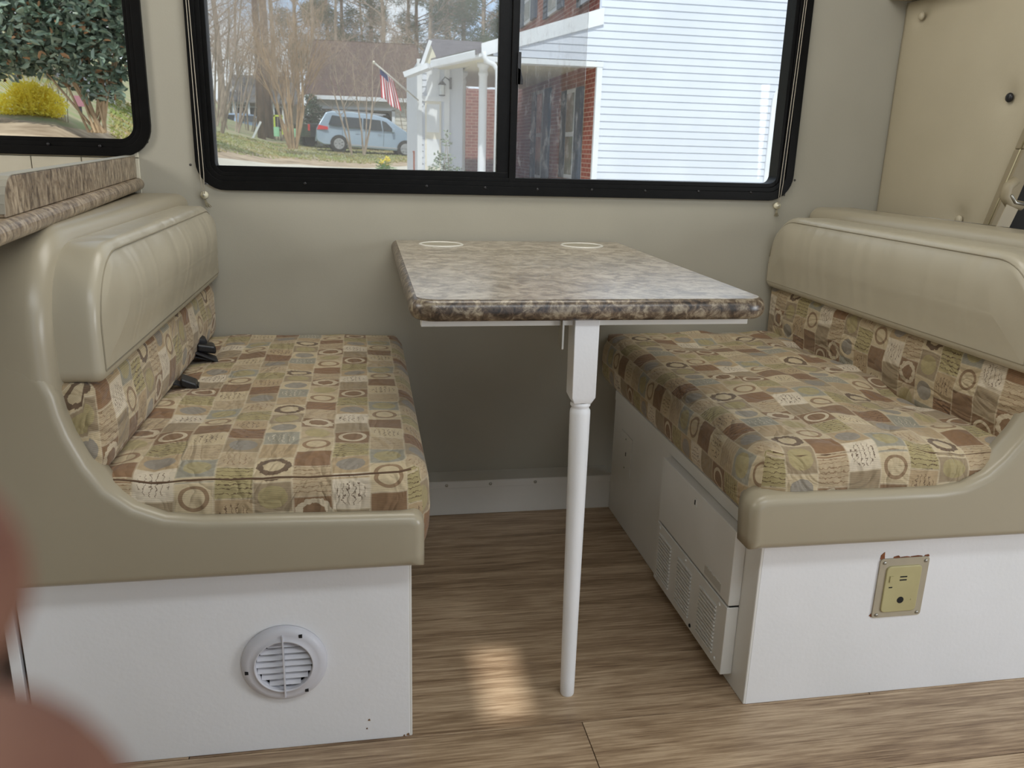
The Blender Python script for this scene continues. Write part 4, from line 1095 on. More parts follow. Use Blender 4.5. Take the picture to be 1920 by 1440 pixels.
# garage wing
GY = 14.0; g0 = at(784, 130, GY); g1 = at(838, 128, GY)
gzt = at(800, 122, GY).z + .1
M().box(g0.x + .02, g1.x + .3, GY + .02, GY + 4.5, -.7, gzt).build('garage_core', SIDING, hs)
z = -.68
zd = at(815, 190, GY).z; d0 = at(797, 200, GY).x; d1 = at(827, 200, GY).x
while z < gzt - .05:
    z1 = z + EXP
    for a, b in (((g0.x, d0 - .03), (d1 + .03, g1.x)) if z < zd else ((g0.x, g1.x),)):
        m = M().prism([(a, GY + .018, z), (a, GY - .008, z), (a, GY + .010, z1 + .004), (a, GY + .018, z1 + .004)], (b - a, 0, 0)); fix(m.build('siding_board', SIDING, hs))
    z = z1
M().box(g0.x - .02, g0.x + .07, GY - .02, GY + .05, -.7, gzt).build('corner_trim', TRIM, hs)
M().box(g1.x - .05, g1.x + .05, GY - .02, GY + .05, -.7, gzt).build('corner_trim', TRIM, hs)
M().box(d0 - .06, d1 + .06, GY - .03, GY + .03, zd, zd + .09).build('door_header', TRIM, hs)
gd = M().box(d0, d1, GY - .005, GY + .02, -.7, zd).build('side_door', mat('garage_door', S(222, 216, 200), .5), hs)
for q in range(5): M().box(d0 + .03, d1 - .03, GY - .012, GY - .004, -.6 + q * .62, -.6 + q * .62 + .5).build('door_panel', TRIM, gd)
# dark shingled garage roof and the little gable
m = M(); m.prism([at(808, 112, 13.45), at(808, 74, 15.0), at(905, 80, 15.0), at(903, 89, 13.2)], (0, .05, .02)); fix(m.build('garage_roof', SHING, hs))
m = M(); m.prism([at(794, 121, 13.5), at(807, 82, 13.5), at(818, 108, 13.5), at(816, 118, 13.5)], (0, .05, 0)); fix(m.build('gable_face', SOFF, hs))
M().bar(at(791, 122, 13.45), at(807, 76, 13.45), .05, .06).build('gable_rake', TRIM, hs)
M().bar(at(789, 119, 13.6), at(805, 74, 13.6), .05, .05).build('roof_edge', SHING, hs)
# lantern
lc = at(829, 166, 13.9); ln = thing('wall_lantern', 'black framed lantern beside the garage door of the neighbour house', 'lantern', lc)
LM = mat('lantern_black', (.02, .02, .02), .4); LG = mat('lantern_glass', S(200, 204, 204), .2)
M().lathe([(.0, .14), (.05, .10), (.075, .07), (.07, .06)], lc, 'z', 6).build('lantern_cap', LM, ln)
M().lathe([(.055, .06), (.05, -.11)], lc, 'z', 6).build('lantern_glass', LG, ln)
M().lathe([(.052, -.11), (.06, -.125), (.0, -.13)], lc, 'z', 6).build('lantern_base', LM, ln)
M().tube([lc + Vector((0, 0, .14)), lc + Vector((.05, 0, .20)), lc + Vector((.13, .03, .16)), lc + Vector((.16, .06, .10))], .010, 6).build('lantern_arm', LM, ln)
M().box(lc.x + .14, lc.x + .18, 13.93, 13.99, lc.z, lc.z + .2).build('lantern_bracket', LM, ln)
# flag on its pole
pA = at(701, 117, 12.3); pB = at(784, 188, 13.95)
fl_ = thing('flag', 'red and white striped flag with blue canton on an angled pole at the garage corner', 'flag', pB)
M().tube([pA, pB], .014, 8).build('flag_pole', mat('pole_white', S(222, 220, 212), .4), fl_, smooth=True)
M().lathe([(0, -.03), (.022, -.015), (.026, 0), (.02, .02), (0, .03)], pA, 'z', 10).build('pole_finial', mat('finial', S(200, 196, 180), .3, metal=.5), fl_, smooth=True)
FR = mat('flag_red', S(190, 40, 58), .7); FW = mat('flag_white', S(236, 228, 230), .7); FB = mat('flag_blue', S(56, 68, 130), .7)
nu, nv = 13, 22
hoA, hoB = at(712, 126, 12.5), at(738, 153, 13.05)      # hoist edge along the pole
m = M(); per = 3; NU = nu * per
top = [hoA.lerp(hoB, i / NU) for i in range(NU + 1)]
for i in range(NU + 1):
    for j in range(nv + 1):
        f = j / nv; u_ = i / NU
        L_ = .48 + .02 * u_
        p = top[i] + Vector((.02 * f + .11 * u_ * f, .06 * sin(u_ * 15 + f * 2) * f + .02, -L_ * f + .02 * sin(u_ * 9) * f))
        m.v.append(tuple(p))
for i in range(NU):
    for j in range(nv):
        a = i * (nv + 1) + j; b = a + nv + 1; m.f.append((a, b, b + 1, a + 1))
        st = i // per
        m.m.append(2 if (st < 7 and j < nv * .22) else (0 if st % 2 == 0 else 1))
o = m.build('flag_cloth', [FR, FW, FB], fl_, smooth=True); sd_ = o.modifiers.new('s', 'SOLIDIFY'); sd_.thickness = .003

# ---------------- house behind the van
yb_ = 45.0
hb = thing('garage_house', 'house with a steep brown roof and open dark garage behind the silver minivan', 'house', at(690, 260, yb_ + 3))
ROOFB = mat('brown_shingles', S(92, 72, 66), .95, S(76, 60, 56), 1.5, .4, 10, stretch=(1, 1, 5))
SIDB = mat('beige_siding', S(206, 202, 192), .7, S(196, 192, 182), 1, .5, 4, stretch=(.1, .1, 10))
w0, w1_ = at(588, 200, yb_), at(800, 200, yb_); zt = at(680, 184, yb_).z; zg = -.5
op0, op1 = at(602, 230, yb_), at(737, 230, yb_); oz = at(670, 206, yb_).z
zq = gz(w0.x, yb_) - 1.2
wb = M().box(w0.x, op0.x, yb_, yb_ + .3, zq, zt).box(op1.x, w1_.x, yb_, yb_ + .3, zq, zt).box(op0.x, op1.x, yb_, yb_ + .3, oz, zt)
wb.build('wall', SIDB, hb)
for q in range(12):
    zz = gz(w1_.x, yb_) - .2 + q * .22
    if zz < zt: M().box(op1.x + .15, w1_.x, yb_ - .03, yb_, zz, zz + .19).build('siding_board', SIDB, hb)
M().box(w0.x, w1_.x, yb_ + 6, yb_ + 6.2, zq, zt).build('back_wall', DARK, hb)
M().box(w0.x - .1, w0.x, yb_ + .3, yb_ + 6.2, zq, zt).box(w1_.x, w1_.x + .1, yb_ + .3, yb_ + 6.2, zq, zt).build('side_walls', SIDB, hb)['kind'] = 'stuff'
for nm, a, b in (('door_jamb', op0.x - .08, op0.x + .06), ('door_jamb', op1.x - .06, op1.x + .1)):
    M().box(a, b, yb_ - .06, yb_ + .1, zq, oz + .06).build(nm, TRIM, hb)
M().box(op0.x - .08, op1.x + .1, yb_ - .06, yb_ + .1, oz, oz + .14).build('door_head', TRIM, hb)
r0 = at(640, 80, yb_ + 4.5); r1 = at(790, 90, yb_ + 4.5)
m = M(); m.prism([(w0.x - .5, yb_ - .5, zt + .02), (w1_.x + .4, yb_ - .5, zt + .02), (w1_.x - .3, yb_ + 4.5, r0.z), (w0.x - .1, yb_ + 4.5, r0.z)], (0, .1, .12)); fix(m.build('roof', ROOFB, hb))
m = M(); m.prism([(w0.x - .5, yb_ + 9.5, zt), (w0.x - .1, yb_ + 4.5, r0.z), (w1_.x - .3, yb_ + 4.5, r0.z), (w1_.x + .4, yb_ + 9.5, zt)], (0, 0, .12)); fix(m.build('roof', ROOFB, hb))
M().box(w0.x - .5, w1_.x + .4, yb_ - .55, yb_ - .45, zt - .16, zt + .04).build('eave_board', TRIM, hb)

# ---------------- second house far left
y2 = 66.0
h2 = thing('distant_house', 'low grey house with porch posts seen through bare trees left of the crape myrtle', 'house', at(480, 240, y2))
a0, a1 = at(425, 200, y2), at(545, 200, y2); zt = at(480, 193, y2).z; zb0 = at(480, 245, y2).z - 2
TAN = mat('tan_wall', S(150, 134, 112), .8); GRS = mat('grey_roof', S(98, 96, 96), .9, S(84, 82, 82), 1)
M().box(a0.x, a1.x, y2 + 1.5, y2 + 6, zb0, zt + .1).build('wall', TAN, h2)
m = M(); m.prism([(a0.x - .6, y2 - .3, zt), (a1.x + .6, y2 - .3, zt), (a1.x, y2 + 4, zt + 2.1), (a0.x, y2 + 4, zt + 2.1)], (0, .1, .15)); fix(m.build('roof', GRS, h2))
for px in (440, 466, 512, 532): p = at(px, 220, y2); M().box(p.x - .12, p.x + .12, y2, y2 + .24, zb0, zt).build('porch_post', TRIM, h2)
for px in (449, 476, 520):
    p = at(px, 222, y2 + 1.45); wn = M().box(p.x - .55, p.x + .55, y2 + 1.42, y2 + 1.5, p.z - .8, p.z + .9).build('window', TRIM, h2)
    M().box(p.x - .42, p.x + .42, y2 + 1.38, y2 + 1.42, p.z - .68, p.z + .78).build('pane', mat('dark_pane', (.03, .03, .035), .3), wn)
m = M(); p = at(443, 182, y2 + 3); m.prism([(p.x - .9, y2 + 1.2, p.z - .6), (p.x + .9, y2 + 1.2, p.z - .6), (p.x, y2 + 1.2, p.z + .7)], (0, 3, 0)); fix(m.build('dormer', TRIM, h2))

# ---------------- cars
RUB = mat('tyre', (.02, .02, .02), .8); ALLOY = mat('alloy_wheel', S(196, 198, 202), .35, metal=.7)
WIN = mat('car_window', (.03, .035, .04), .08); TAIL = mat('tail_light', S(200, 40, 48), .25); HEADL = mat('head_light', S(214, 206, 170), .15)
def car(name, label, paint, prof, Lw, wb0, wb1, base, yaw, pitch, hw, wins, roofz, belt, wr=.34, extras=None, roofcol=None):
    t = thing(name, label, 'car', base); fn = local(base, yaw, pitch)
    m = M(); n = len(prof)
    def hwid(z): return hw - (.27 * max(0, (z - belt)) / max(roofz - belt, .1)) * hw / .95 * .9
    for sgn in (-1, 1):
        for i, (x, z) in enumerate(prof): m.v.append((x, sgn * hwid(z), z))
    for i in range(n): j = (i + 1) % n; m.f.append((i, j, n + j, n + i)); m.m.append(0)
    m.f.append(tuple(range(n))[::-1]); m.f.append(tuple(range(n, 2 * n))); m.m += [0, 0]
    xf(m, fn); o = m.build('body', paint, t)
    bm = bmesh.new(); bm.from_mesh(o.data); bmesh.ops.triangulate(bm, faces=[f for f in bm.faces if len(f.verts) > 4]); bmesh.ops.recalc_face_normals(bm, faces=bm.faces); bm.to_mesh(o.data); bm.free()
    bv = o.modifiers.new('b', 'BEVEL'); bv.width = .04; bv.segments = 3; bv.limit_method = 'ANGLE'; bv.angle_limit = radians(25)
    o.data.polygons.foreach_set('use_smooth', [True] * len(o.data.polygons)); bv.harden_normals = True
    for poly in wins:
        for sgn in (-1, 1):
            m = M(); m.prism([(x, sgn * (hwid(z) + .004), z) for x, z in poly], (0, sgn * .012, 0)); xf(m, fn); fix(m.build('side_window', WIN, t))
    for x in (wb0, wb1):
        for sgn in (-1, 1):
            m = M().lathe([(wr + .055, -.02), (wr + .055, .02)], (x, sgn * (hw - .008), wr * .98), 'y', 24); xf(m, fn); m.build('wheel_arch', RUB, t)
            wv = M().lathe([(0, -.10), (wr - .05, -.11), (wr, -.08), (wr, .08), (wr - .05, .11), (0, .10)], (x, sgn * (hw - .06), wr), 'y', 24); xf(wv, fn); wo_ = wv.build('wheel', RUB, t, smooth=False)
            m = M()
            for q in range(7):
                a = 2 * pi * q / 7; m.bar((x, sgn * (hw + .052), wr), (x + cos(a) * wr * .66, sgn * (hw + .052), wr + sin(a) * wr * .66), .06, .02, up=(0, 1, 0))
            m.lathe([(wr * .70, -.01), (wr * .70, .012), (wr * .60, .012), (wr * .60, -.01)], (x, sgn * (hw + .048), wr), 'y', 24)
            xf(m, fn); m.build('rim', ALLOY, wo_)
    if extras: extras(t, fn, hwid)
    return t
vanp = mat('silver_blue_paint', S(158, 176, 192), .3, S(150, 168, 186), 1, metal=.35, coat=.5)
VP = [(.06, .38), (.0, .55), (.02, .95), (.12, 1.15), (.40, 1.66), (.62, 1.73), (1.6, 1.77), (2.6, 1.74), (3.15, 1.64), (3.75, 1.28), (4.1, 1.08), (4.75, .92), (5.02, .74), (5.10, .52), (5.02, .30), (4.7, .22), (.35, .26)]
def van_x(t, fn, hwid):
    for sgn in (-1, 1):
        m = M().prism([(.02, sgn * (hwid(.98) + .002), .88), (.52, sgn * (hwid(.98) + .002), .92), (.50, sgn * (hwid(1.05) + .002), 1.04), (.09, sgn * (hwid(1.08) + .002), 1.09)], (0, sgn * .02, 0)); xf(m, fn); fix(m.build('tail_light', TAIL, t))
        m = M().prism([(4.45, sgn * (hwid(.8) + .001), .80), (4.95, sgn * (hwid(.8) - .06), .70), (4.93, sgn * (hwid(.8) - .06), .80), (4.6, sgn * (hwid(.8) + .001), .93)], (0, sgn * .02, 0)); xf(m, fn); fix(m.build('head_light', HEADL, t))
        for x in (1.15, 2.02, 3.02):
            m = M().box(x, x + .012, sgn * (hwid(.7) + .001), sgn * (hwid(.7) + .004), .38, 1.05); xf(m, fn); m.build('door_seam', RUB, t)
        for x in (1.86, 2.86): m = M().box(x - .12, x + .05, sgn * hwid(.9), sgn * (hwid(.9) + .03), .92, .955); xf(m, fn); m.build('door_handle', vanp, t, bevel=.005)
        m = M().box(.7, 3.1, sgn * .62, sgn * .66, 1.77, 1.81); xf(m, fn); m.build('roof_rail', ALLOY, t)
        m = M().box(3.38, 3.50, sgn * (hwid(1.1) + .0), sgn * (hwid(1.1) + .20), 1.02, 1.20); xf(m, fn); m.build('mirror', vanp, t, bevel=.03)
        m = M().box(.6, 4.2, sgn * hwid(.3), sgn * (hwid(.3) + .012), .30, .36); xf(m, fn); m.build('sill', ALLOY, t)
    m = M().prism([(.145, -.62, 1.16), (.145, .62, 1.16), (.40, .56, 1.58), (.40, -.56, 1.58)], (-.02, 0, .01)); xf(m, fn); fix(m.build('rear_window', WIN, t))
    m = M().prism([(3.72, -.68, 1.24), (3.72, .68, 1.24), (3.22, .60, 1.58), (3.22, -.60, 1.58)], (.02, 0, .02)); xf(m, fn); fix(m.build('windscreen', WIN, t))
    m = M().box(-.02, .03, -.8, .8, .36, .56); xf(m, fn); m.build('bumper', vanp, t, bevel=.03)
vb = at(592, 281, 38.6)
car('minivan', 'silver blue minivan parked sideways beyond the bare crape myrtle', vanp, VP, 5.1, 1.02, 4.05, (vb.x, vb.y, vb.z + .02), radians(4), radians(3.0), .95,
    [[(.52, 1.13), (1.12, 1.10), (1.12, 1.53), (.68, 1.56)], [(1.17, 1.10), (2.02, 1.08), (2.02, 1.54), (1.17, 1.53)], [(2.08, 1.08), (2.95, 1.06), (2.86, 1.52), (2.08, 1.54)], [(3.0, 1.06), (3.52, 1.08), (3.12, 1.46), (2.92, 1.51)]], 1.75, 1.05, extras=van_x)
pk = mat('black_paint', (.012, .012, .014), .25, coat=.5)
PP = [(0, .42), (0, 1.05), (1.9, 1.08), (1.95, 1.78), (3.6, 1.80), (4.2, 1.18), (5.3, 1.05), (5.4, .5), (5.2, .40)]
def pk_x(t, fn, hwid):
    m = M().box(-.03, .0, .78, .92, .72, 1.02); xf(m, fn); m.build('tail_light', mat('light_grey_lens', S(210, 205, 200), .3), t)
    m = M().box(-.03, .0, -.92, -.78, .72, 1.02); xf(m, fn); m.build('tail_light', TAIL, t)
pb_ = at(560, 279, 41.5)
car('pickup_truck', 'black pickup truck half hidden behind the minivan and dark bush', pk, PP, 5.4, 1.1, 4.4, (pb_.x + .1, pb_.y, pb_.z + .15), radians(35), 0, .95, [[(2.1, 1.2), (3.1, 1.2), (3.1, 1.65), (2.1, 1.65)]], 1.8, 1.08, wr=.38, extras=pk_x)
sv = mat('pale_tan_paint', S(190, 180, 164), .3, coat=.5)
SP = [(0, .4), (.0, 1.05), (.3, 1.72), (2.9, 1.76), (3.6, 1.15), (4.5, 1.02), (4.65, .5), (4.5, .38)]
sb_ = at(628, 279, 45.6)
car('sport_utility_vehicle', 'pale tan vehicle parked in the open garage, its roof showing over the minivan', sv, SP, 4.6, .95, 3.7, (sb_.x, sb_.y + .8, sb_.z + .45), radians(4), radians(2), .92, [[(.5, 1.15), (1.5, 1.15), (1.5, 1.6), (.62, 1.6)], [(1.6, 1.15), (3.2, 1.15), (2.8, 1.6), (1.6, 1.6)]], 1.76, 1.08)
bc = mat('pale_blue_paint', S(150, 172, 200), .3, coat=.5)
HP = [(0, .35), (.0, .85), (.35, 1.42), (1.2, 1.48), (2.4, 1.44), (3.2, .98), (3.9, .85), (4.05, .45), (3.9, .3)]
hb_ = at(418, 251, 62)
car('hatchback', 'small pale blue car parked far off at the left of the wide window', bc, HP, 4, .75, 3.1, (hb_.x + .3, hb_.y, hb_.z), radians(62), 0, .85, [[(.45, .95), (1.5, .93), (1.5, 1.32), (.6, 1.32)], [(1.6, .93), (2.8, .95), (2.35, 1.34), (1.6, 1.34)]], 1.48, .92,
    extras=lambda t, fn, hwid: fix(xf(M().prism([(.02, -.62, .92), (.02, .62, .92), (.30, .52, 1.32), (.30, -.52, 1.32)], (-.02, 0, .01)), fn).build('rear_window', WIN, t)))

# ---------------- trees
BARK = mat('grey_brown_bark', S(166, 150, 134), .95, S(132, 118, 104), 3)
BARKP = mat('crape_bark', S(176, 150, 118), .9, S(140, 116, 90), 3)
TWIG = mat('bare_twigs', S(176, 156, 138), .95, S(146, 128, 114), 1)
def tree_mesh(name, rng, H, r0, kind):
    V = []; F = []; MI = []
    def seg(a, b, ra, rb, n, mi):
        t = (b - a); 
        if t.length < 1e-6: return
        t.normalize(); u = Vector((0, 0, 1)) if abs(t.z) < .9 else Vector((1, 0, 0)); r_ = t.cross(u).normalized(); q = t.cross(r_); k0 = len(V)
        for p, rr_ in ((a, ra), (b, rb)):
            for i in range(n): an = 2 * pi * i / n; V.append(tuple(p + (r_ * cos(an) + q * sin(an)) * rr_))
        for i in range(n): j = (i + 1) % n; F.append((k0 + i, k0 + j, k0 + n + j, k0 + n + i)); MI.append(mi)
    def grow(p, d, ln, r_, lev, maxl, up):
        steps = 4 if lev == 0 else 3
        for s_ in range(steps):
            d = (d + Vector((rng.gauss(0, .09), rng.gauss(0, .09), rng.gauss(0, .05) + up * .08))).normalized()
            e = p + d * ln / steps; rn = r_ * (.86 if lev == 0 else .78)
            seg(p, e, r_, rn, 6 if lev == 0 else 3, 0 if lev < 2 else 1)
            p, r_ = e, rn
            if lev < maxl:
                k = {0: 2, 1: 3, 2: 3, 3: 3}.get(lev, 2) if (lev > 0 or s_ > 0) else 0
                for _ in range(k):
                    a = rng.uniform(0, 2 * pi); sp_ = rng.uniform(.45, .95) if kind != 'vase' else rng.uniform(.2, .5)
                    u = d.orthogonal().normalized(); v = d.cross(u)
                    nd = (d * cos(sp_) + (u * cos(a) + v * sin(a)) * sin(sp_)).normalized()
                    grow(p, nd, ln * rng.uniform(.38, .62), r_ * .5, lev + 1, maxl, up)
    if kind == 'vase':
        for i in range(11):
            a = rng.uniform(0, 2 * pi); sp_ = rng.uniform(.05, .30)
            d = Vector((cos(a) * sp_, sin(a) * sp_, 1)).normalized()
            grow(Vector((cos(a) * .12, sin(a) * .12, 0)), d, H * rng.uniform(.75, 1), r0 * rng.uniform(.6, 1), 0, 3, .5)
    elif kind == 'multi':
        for i in range(6):
            a = rng.uniform(0, 2 * pi); sp_ = rng.uniform(.02, .35)
            d = Vector((cos(a) * sp_, sin(a) * sp_, 1)).normalized()
            grow(Vector((cos(a) * .25, sin(a) * .25, 0)), d, H * rng.uniform(.6, 1), r0 * rng.uniform(.5, 1), 0, 3, .4)
    else:
        # tall trunk with branches all the way up
        p = Vector((0, 0, 0)); d = Vector((0, 0, 1)); st = 14; r_ = r0
        for s_ in range(st):
            d = (d + Vector((rng.gauss(0, .03), rng.gauss(0, .03), .1))).normalized(); e = p + d * H / st; seg(p, e, r_, r_ * .92, 7, 0); p = e; r_ *= .92
            if s_ > 1:
                for _ in range(2):
                    a = rng.uniform(0, 2 * pi); nd = Vector((cos(a), sin(a), rng.uniform(.25, .9))).normalized()
                    grow(p, nd, H * rng.uniform(.12, .26), r_ * .38, 1, 3, .3)
    me = bpy.data.meshes.new(name); me.from_pydata(V, [], F); me.materials.append(BARK if kind != 'vase' else BARKP); me.materials.append(TWIG if kind != 'vase' else BARKP)
    me.polygons.foreach_set('material_index', MI); me.update(); return me
rng = random.Random(11)
def place_tree(me, name, label, pos, sc, rz, cat='tree', group=None):
    o = bpy.data.objects.new(name, me); COL.objects.link(o); o.location = pos; o.scale = (sc, sc, sc); o.rotation_euler = (0, 0, rz)
    return tag(o, label, cat, group)
vase1 = tree_mesh('crape', rng, 3.4, .055, 'vase'); vase2 = tree_mesh('crape', rng, 3.4, .06, 'vase')
p = at(549, 276, 32.5); place_tree(vase1, 'crape_myrtle', 'bare vase shaped crape myrtle left of the minivan', (p.x, p.y, p.z - .05), 1.12, .4)
vase3 = tree_mesh('crape', random.Random(5), 3.6, .06, 'vase')
m_ = tree_mesh('crape2', random.Random(23), 4.2, .05, 'multi')
p = at(672, 288, 33.5); place_tree(m_, 'crape_myrtle', 'thin multi stemmed bare tree in front of the minivan', (p.x, p.y, p.z - .05), 1.05, 1.2)
p = at(768, 268, 40); place_tree(m_, 'crape_myrtle', 'spreading bare tree between the brown roof and the garage corner', (p.x, p.y, p.z - .3), .95, 2.9)
tall = [tree_mesh('bare', random.Random(30 + i), 17, .24, 'tall') for i in range(3)]
shr = [tree_mesh('thicket', random.Random(60 + i), 5.5, .05, 'multi') for i in range(3)]
ORD = 'zeroth first second third fourth fifth sixth seventh eighth ninth tenth eleventh twelfth thirteenth fourteenth'.split(); nth = 0
G1 = 'bare woodland trees behind the houses'
k = 0
for (px, t_) in [(398, 52), (422, 62), (452, 76), (520, 68), (552, 80), (588, 64), (635, 70), (690, 84), (722, 68), (768, 78), (805, 68), (850, 80), (905, 72), (945, 70)]:
    nth += 1; p = at(px, 250, t_); place_tree(tall[k % 3], 'bare_tree', 'tall bare grey brown woodland tree, %s from the left of the wide window' % ORD[nth], (p.x, p.y, gz(p.x, p.y) - .3), rng.uniform(.8, 1.15), rng.uniform(0, 6), group=G1); k += 1
G2 = 'bare thicket bushes at the wood edge'; nth = 0
for (px, t_) in [(396, 42), (405, 36), (418, 48), (438, 42), (468, 50), (520, 46), (766, 50)]:
    nth += 1; p = at(px, 250, t_); place_tree(shr[k % 3], 'bare_bush', 'tangled bare bush at the wood edge, %s from the left of the wide window' % ORD[nth], (p.x, p.y, gz(p.x, p.y) - .1), rng.uniform(.8, 1.2), rng.uniform(0, 6), 'bush', G2); k += 1
# two thick straight trunks with a leaning pole by them
TR = mat('pine_bark', S(128, 104, 88), .95, S(96, 78, 66), 6, .6, 20, stretch=(1, 1, .2))
for (px, w_, lb, d_) in ((491, .17, 'straight brown pine trunk left of the crape myrtle, the nearer of two', 43), (505, .21, 'thicker straight pine trunk just right of its neighbour, left of the crape myrtle', 47)):
    p = at(px, 262, d_); m = M().tube([(p.x, p.y, p.z - .3), (p.x + .03, p.y, p.z + 4), (p.x - .02, p.y, p.z + 9), (p.x + .05, p.y, p.z + 15)], [w_ * 1.25, w_, w_ * .9, w_ * .7], 10)
    tag(m.build('pine_tree', TR, smooth=True), lb, 'tree')
# pines with needle crowns
NEED = mat('pine_needles', S(74, 92, 58), .9, S(54, 70, 46), 1)
def leaves(name, centres, n, size, rng, asp=.35, curl=.15, flat=0):
    V = []; F = []
    for _ in range(n):
        c, R_ = rng.choices(centres, weights=[c[1] ** 2 for c in centres])[0]
        d = Vector((rng.gauss(0, 1), rng.gauss(0, 1), rng.gauss(0, 1))).normalized() * R_ * rng.uniform(.5, 1.05) ** .6
        p = Vector(c) + Vector((d.x, d.y, d.z * (.8)))
        a = Vector((rng.gauss(0, 1), rng.gauss(0, 1), rng.gauss(0, .6))).normalized(); b = a.orthogonal().normalized()
        b = (b * cos(rng.uniform(0, 6)) + a.cross(b) * sin(rng.uniform(0, 6))).normalized(); nrm = a.cross(b)
        s_ = size * rng.uniform(.7, 1.25); w_ = s_ * asp; k0 = len(V)
        V += [tuple(p), tuple(p + a * s_ * .35 + b * w_ * .5 + nrm * s_ * curl * .4), tuple(p + a * s_ * .75 + b * w_ * .42 + nrm * s_ * curl * .4), tuple(p + a * s_), tuple(p + a * s_ * .75 - b * w_ * .42 + nrm * s_ * curl * .4), tuple(p + a * s_ * .35 - b * w_ * .5 + nrm * s_ * curl * .4), tuple(p + a * s_ * .55)]
        F += [(k0, k0 + 1, k0 + 6), (k0 + 1, k0 + 2, k0 + 6), (k0 + 2, k0 + 3, k0 + 6), (k0 + 3, k0 + 4, k0 + 6), (k0 + 4, k0 + 5, k0 + 6), (k0 + 5, k0, k0 + 6)]
    me = bpy.data.meshes.new(name); me.from_pydata(V, [], F); me.update(); return me
def foliage_obj(name, me, matl, parent, kind='stuff'):
    me.materials.append(matl); o = bpy.data.objects.new(name, me); COL.objects.link(o); o.parent = parent; o['kind'] = kind; return o
rp_ = random.Random(77)
pc = [((rp_.gauss(0, 1.7), rp_.gauss(0, 1.7), rp_.uniform(5.5, 15)), rp_.uniform(.5, 1.1)) for _ in range(30)]
pine_me = leaves('needles', pc, 9000, .34, rp_, .12); pine_me.materials.append(NEED)
pt = M().tube([(0, 0, -.3), (.1, 0, 6), (0, .1, 15)], [.26, .2, .08], 8)
for c, r_ in pc: pt.tube([(0, 0, c[2] - .8), tuple(c)], [.05, .02], 4)
pine_tr = None
for i, (px, t_, sc) in enumerate([(560, 90, 1.1), (620, 72, .95), (648, 76, 1.0), (700, 80, 1.1), (780, 78, 1.05), (835, 84, 1.1), (868, 66, 1.0), (905, 74, 1.05), (935, 62, .9)]):
    p = at(px, 250, t_); t = thing('pine_tree', 'tall green needled pine behind the brown roof, %s from the left' % ORD[i + 1], 'tree', (p.x, p.y, gz(p.x, p.y) - .3), 'green pines behind the houses')
    t.scale = (sc,) * 3; t.rotation_euler = (0, 0, i * 1.3)
    o = bpy.data.objects.new('crown', pine_me); COL.objects.link(o); o.parent = t; o['kind'] = 'stuff'
    if pine_tr is None:
        me = bpy.data.meshes.new('trunk'); me.from_pydata(pt.v, [], pt.f); me.materials.append(TR); pine_tr = me
    o = bpy.data.objects.new('trunk', pine_tr); COL.objects.link(o); o.parent = t
# evergreen shrub between the crape myrtle and the van
EVG = mat('dark_evergreen_leaf', S(66, 84, 60), .5, S(44, 60, 42), 2)
def leafy(name, label, cat, base, blobs, n, size, mt, stem_m, asp=.45, seed=1, stems=5, sr=.02, curl=.15):
    t = thing(name, label, cat, base); r_ = random.Random(seed)
    foliage_obj('foliage', leaves('foliage', blobs, n, size, r_, asp, curl), mt, t)
    m = M()
    for i in range(stems):
        c, R_ = blobs[r_.randrange(len(blobs))]
        m.tube([(r_.gauss(0, .06), r_.gauss(0, .06), -.1), (c[0] * .5 + r_.gauss(0, .05), c[1] * .5, c[2] * .5), (c[0], c[1], c[2])], [sr, sr * .7, sr * .3], 5)
    me = bpy.data.meshes.new('stems'); me.from_pydata(m.v, [], m.f); me.materials.append(stem_m); o = bpy.data.objects.new('stems', me); COL.objects.link(o); o.parent = t
    return t
p = at(583, 270, 43.5)
leafy('evergreen_bush', 'dark green evergreen bush beside the black pickup truck', 'bush', (p.x, p.y, p.z - .3), [((0, 0, 1.1), .7), ((.1, 0, 1.9), .55), ((.1, 0, 2.5), .3), ((-.2, 0, .7), .6)], 3500, .14, EVG, BARK, seed=3)
HOL = mat('pale_garden_leaf', S(150, 164, 138), .45, S(96, 112, 84), 5)
p = at(834, 322, 12.9)
leafy('garden_shrub', 'loose pale leaved shrub at the foot of the porch columns', 'bush', (p.x, p.y, p.z - .35), [((-.10, 0, .30), .26), ((.12, 0, .28), .24), ((.0, 0, .55), .16), ((.03, 0, .85), .10), ((.03, 0, 1.0), .06), ((-.14, 0, .62), .08)], 700, .055, HOL, BARK, seed=4, stems=9, sr=.008)
# daffodils, small brick post
p = at(722, 322, 26); DAF = mat('daffodil_yellow', S(236, 214, 60), .6); DGR = mat('daffodil_leaf', S(96, 140, 66), .6)
df = thing('daffodils', 'clump of yellow daffodils at the edge of the grass near the garage corner', 'flowers', (p.x, p.y, p.z - .05)); r_ = random.Random(9)
foliage_obj('flower_heads', leaves('heads', [((0, 0, .36), .2)], 60, .09, r_, .8), DAF, df); foliage_obj('blades', leaves('blades', [((0, 0, .16), .2)], 120, .22, r_, .12), DGR, df)
p = at(779, 320, 15.5)
tag(M().box(p.x - .045, p.x + .045, p.y - .045, p.y + .045, p.z - .3, at(779, 286, 15.5).z).box(p.x - .055, p.x + .055, p.y - .055, p.y + .055, at(779, 286, 15.5).z, at(779, 283, 15.5).z).build('garden_post', mat('reddish_post', S(150, 92, 76), .8)), 'short reddish wooden post with pale cap beside the garage corner', 'post')['kind'] = 'stuff'
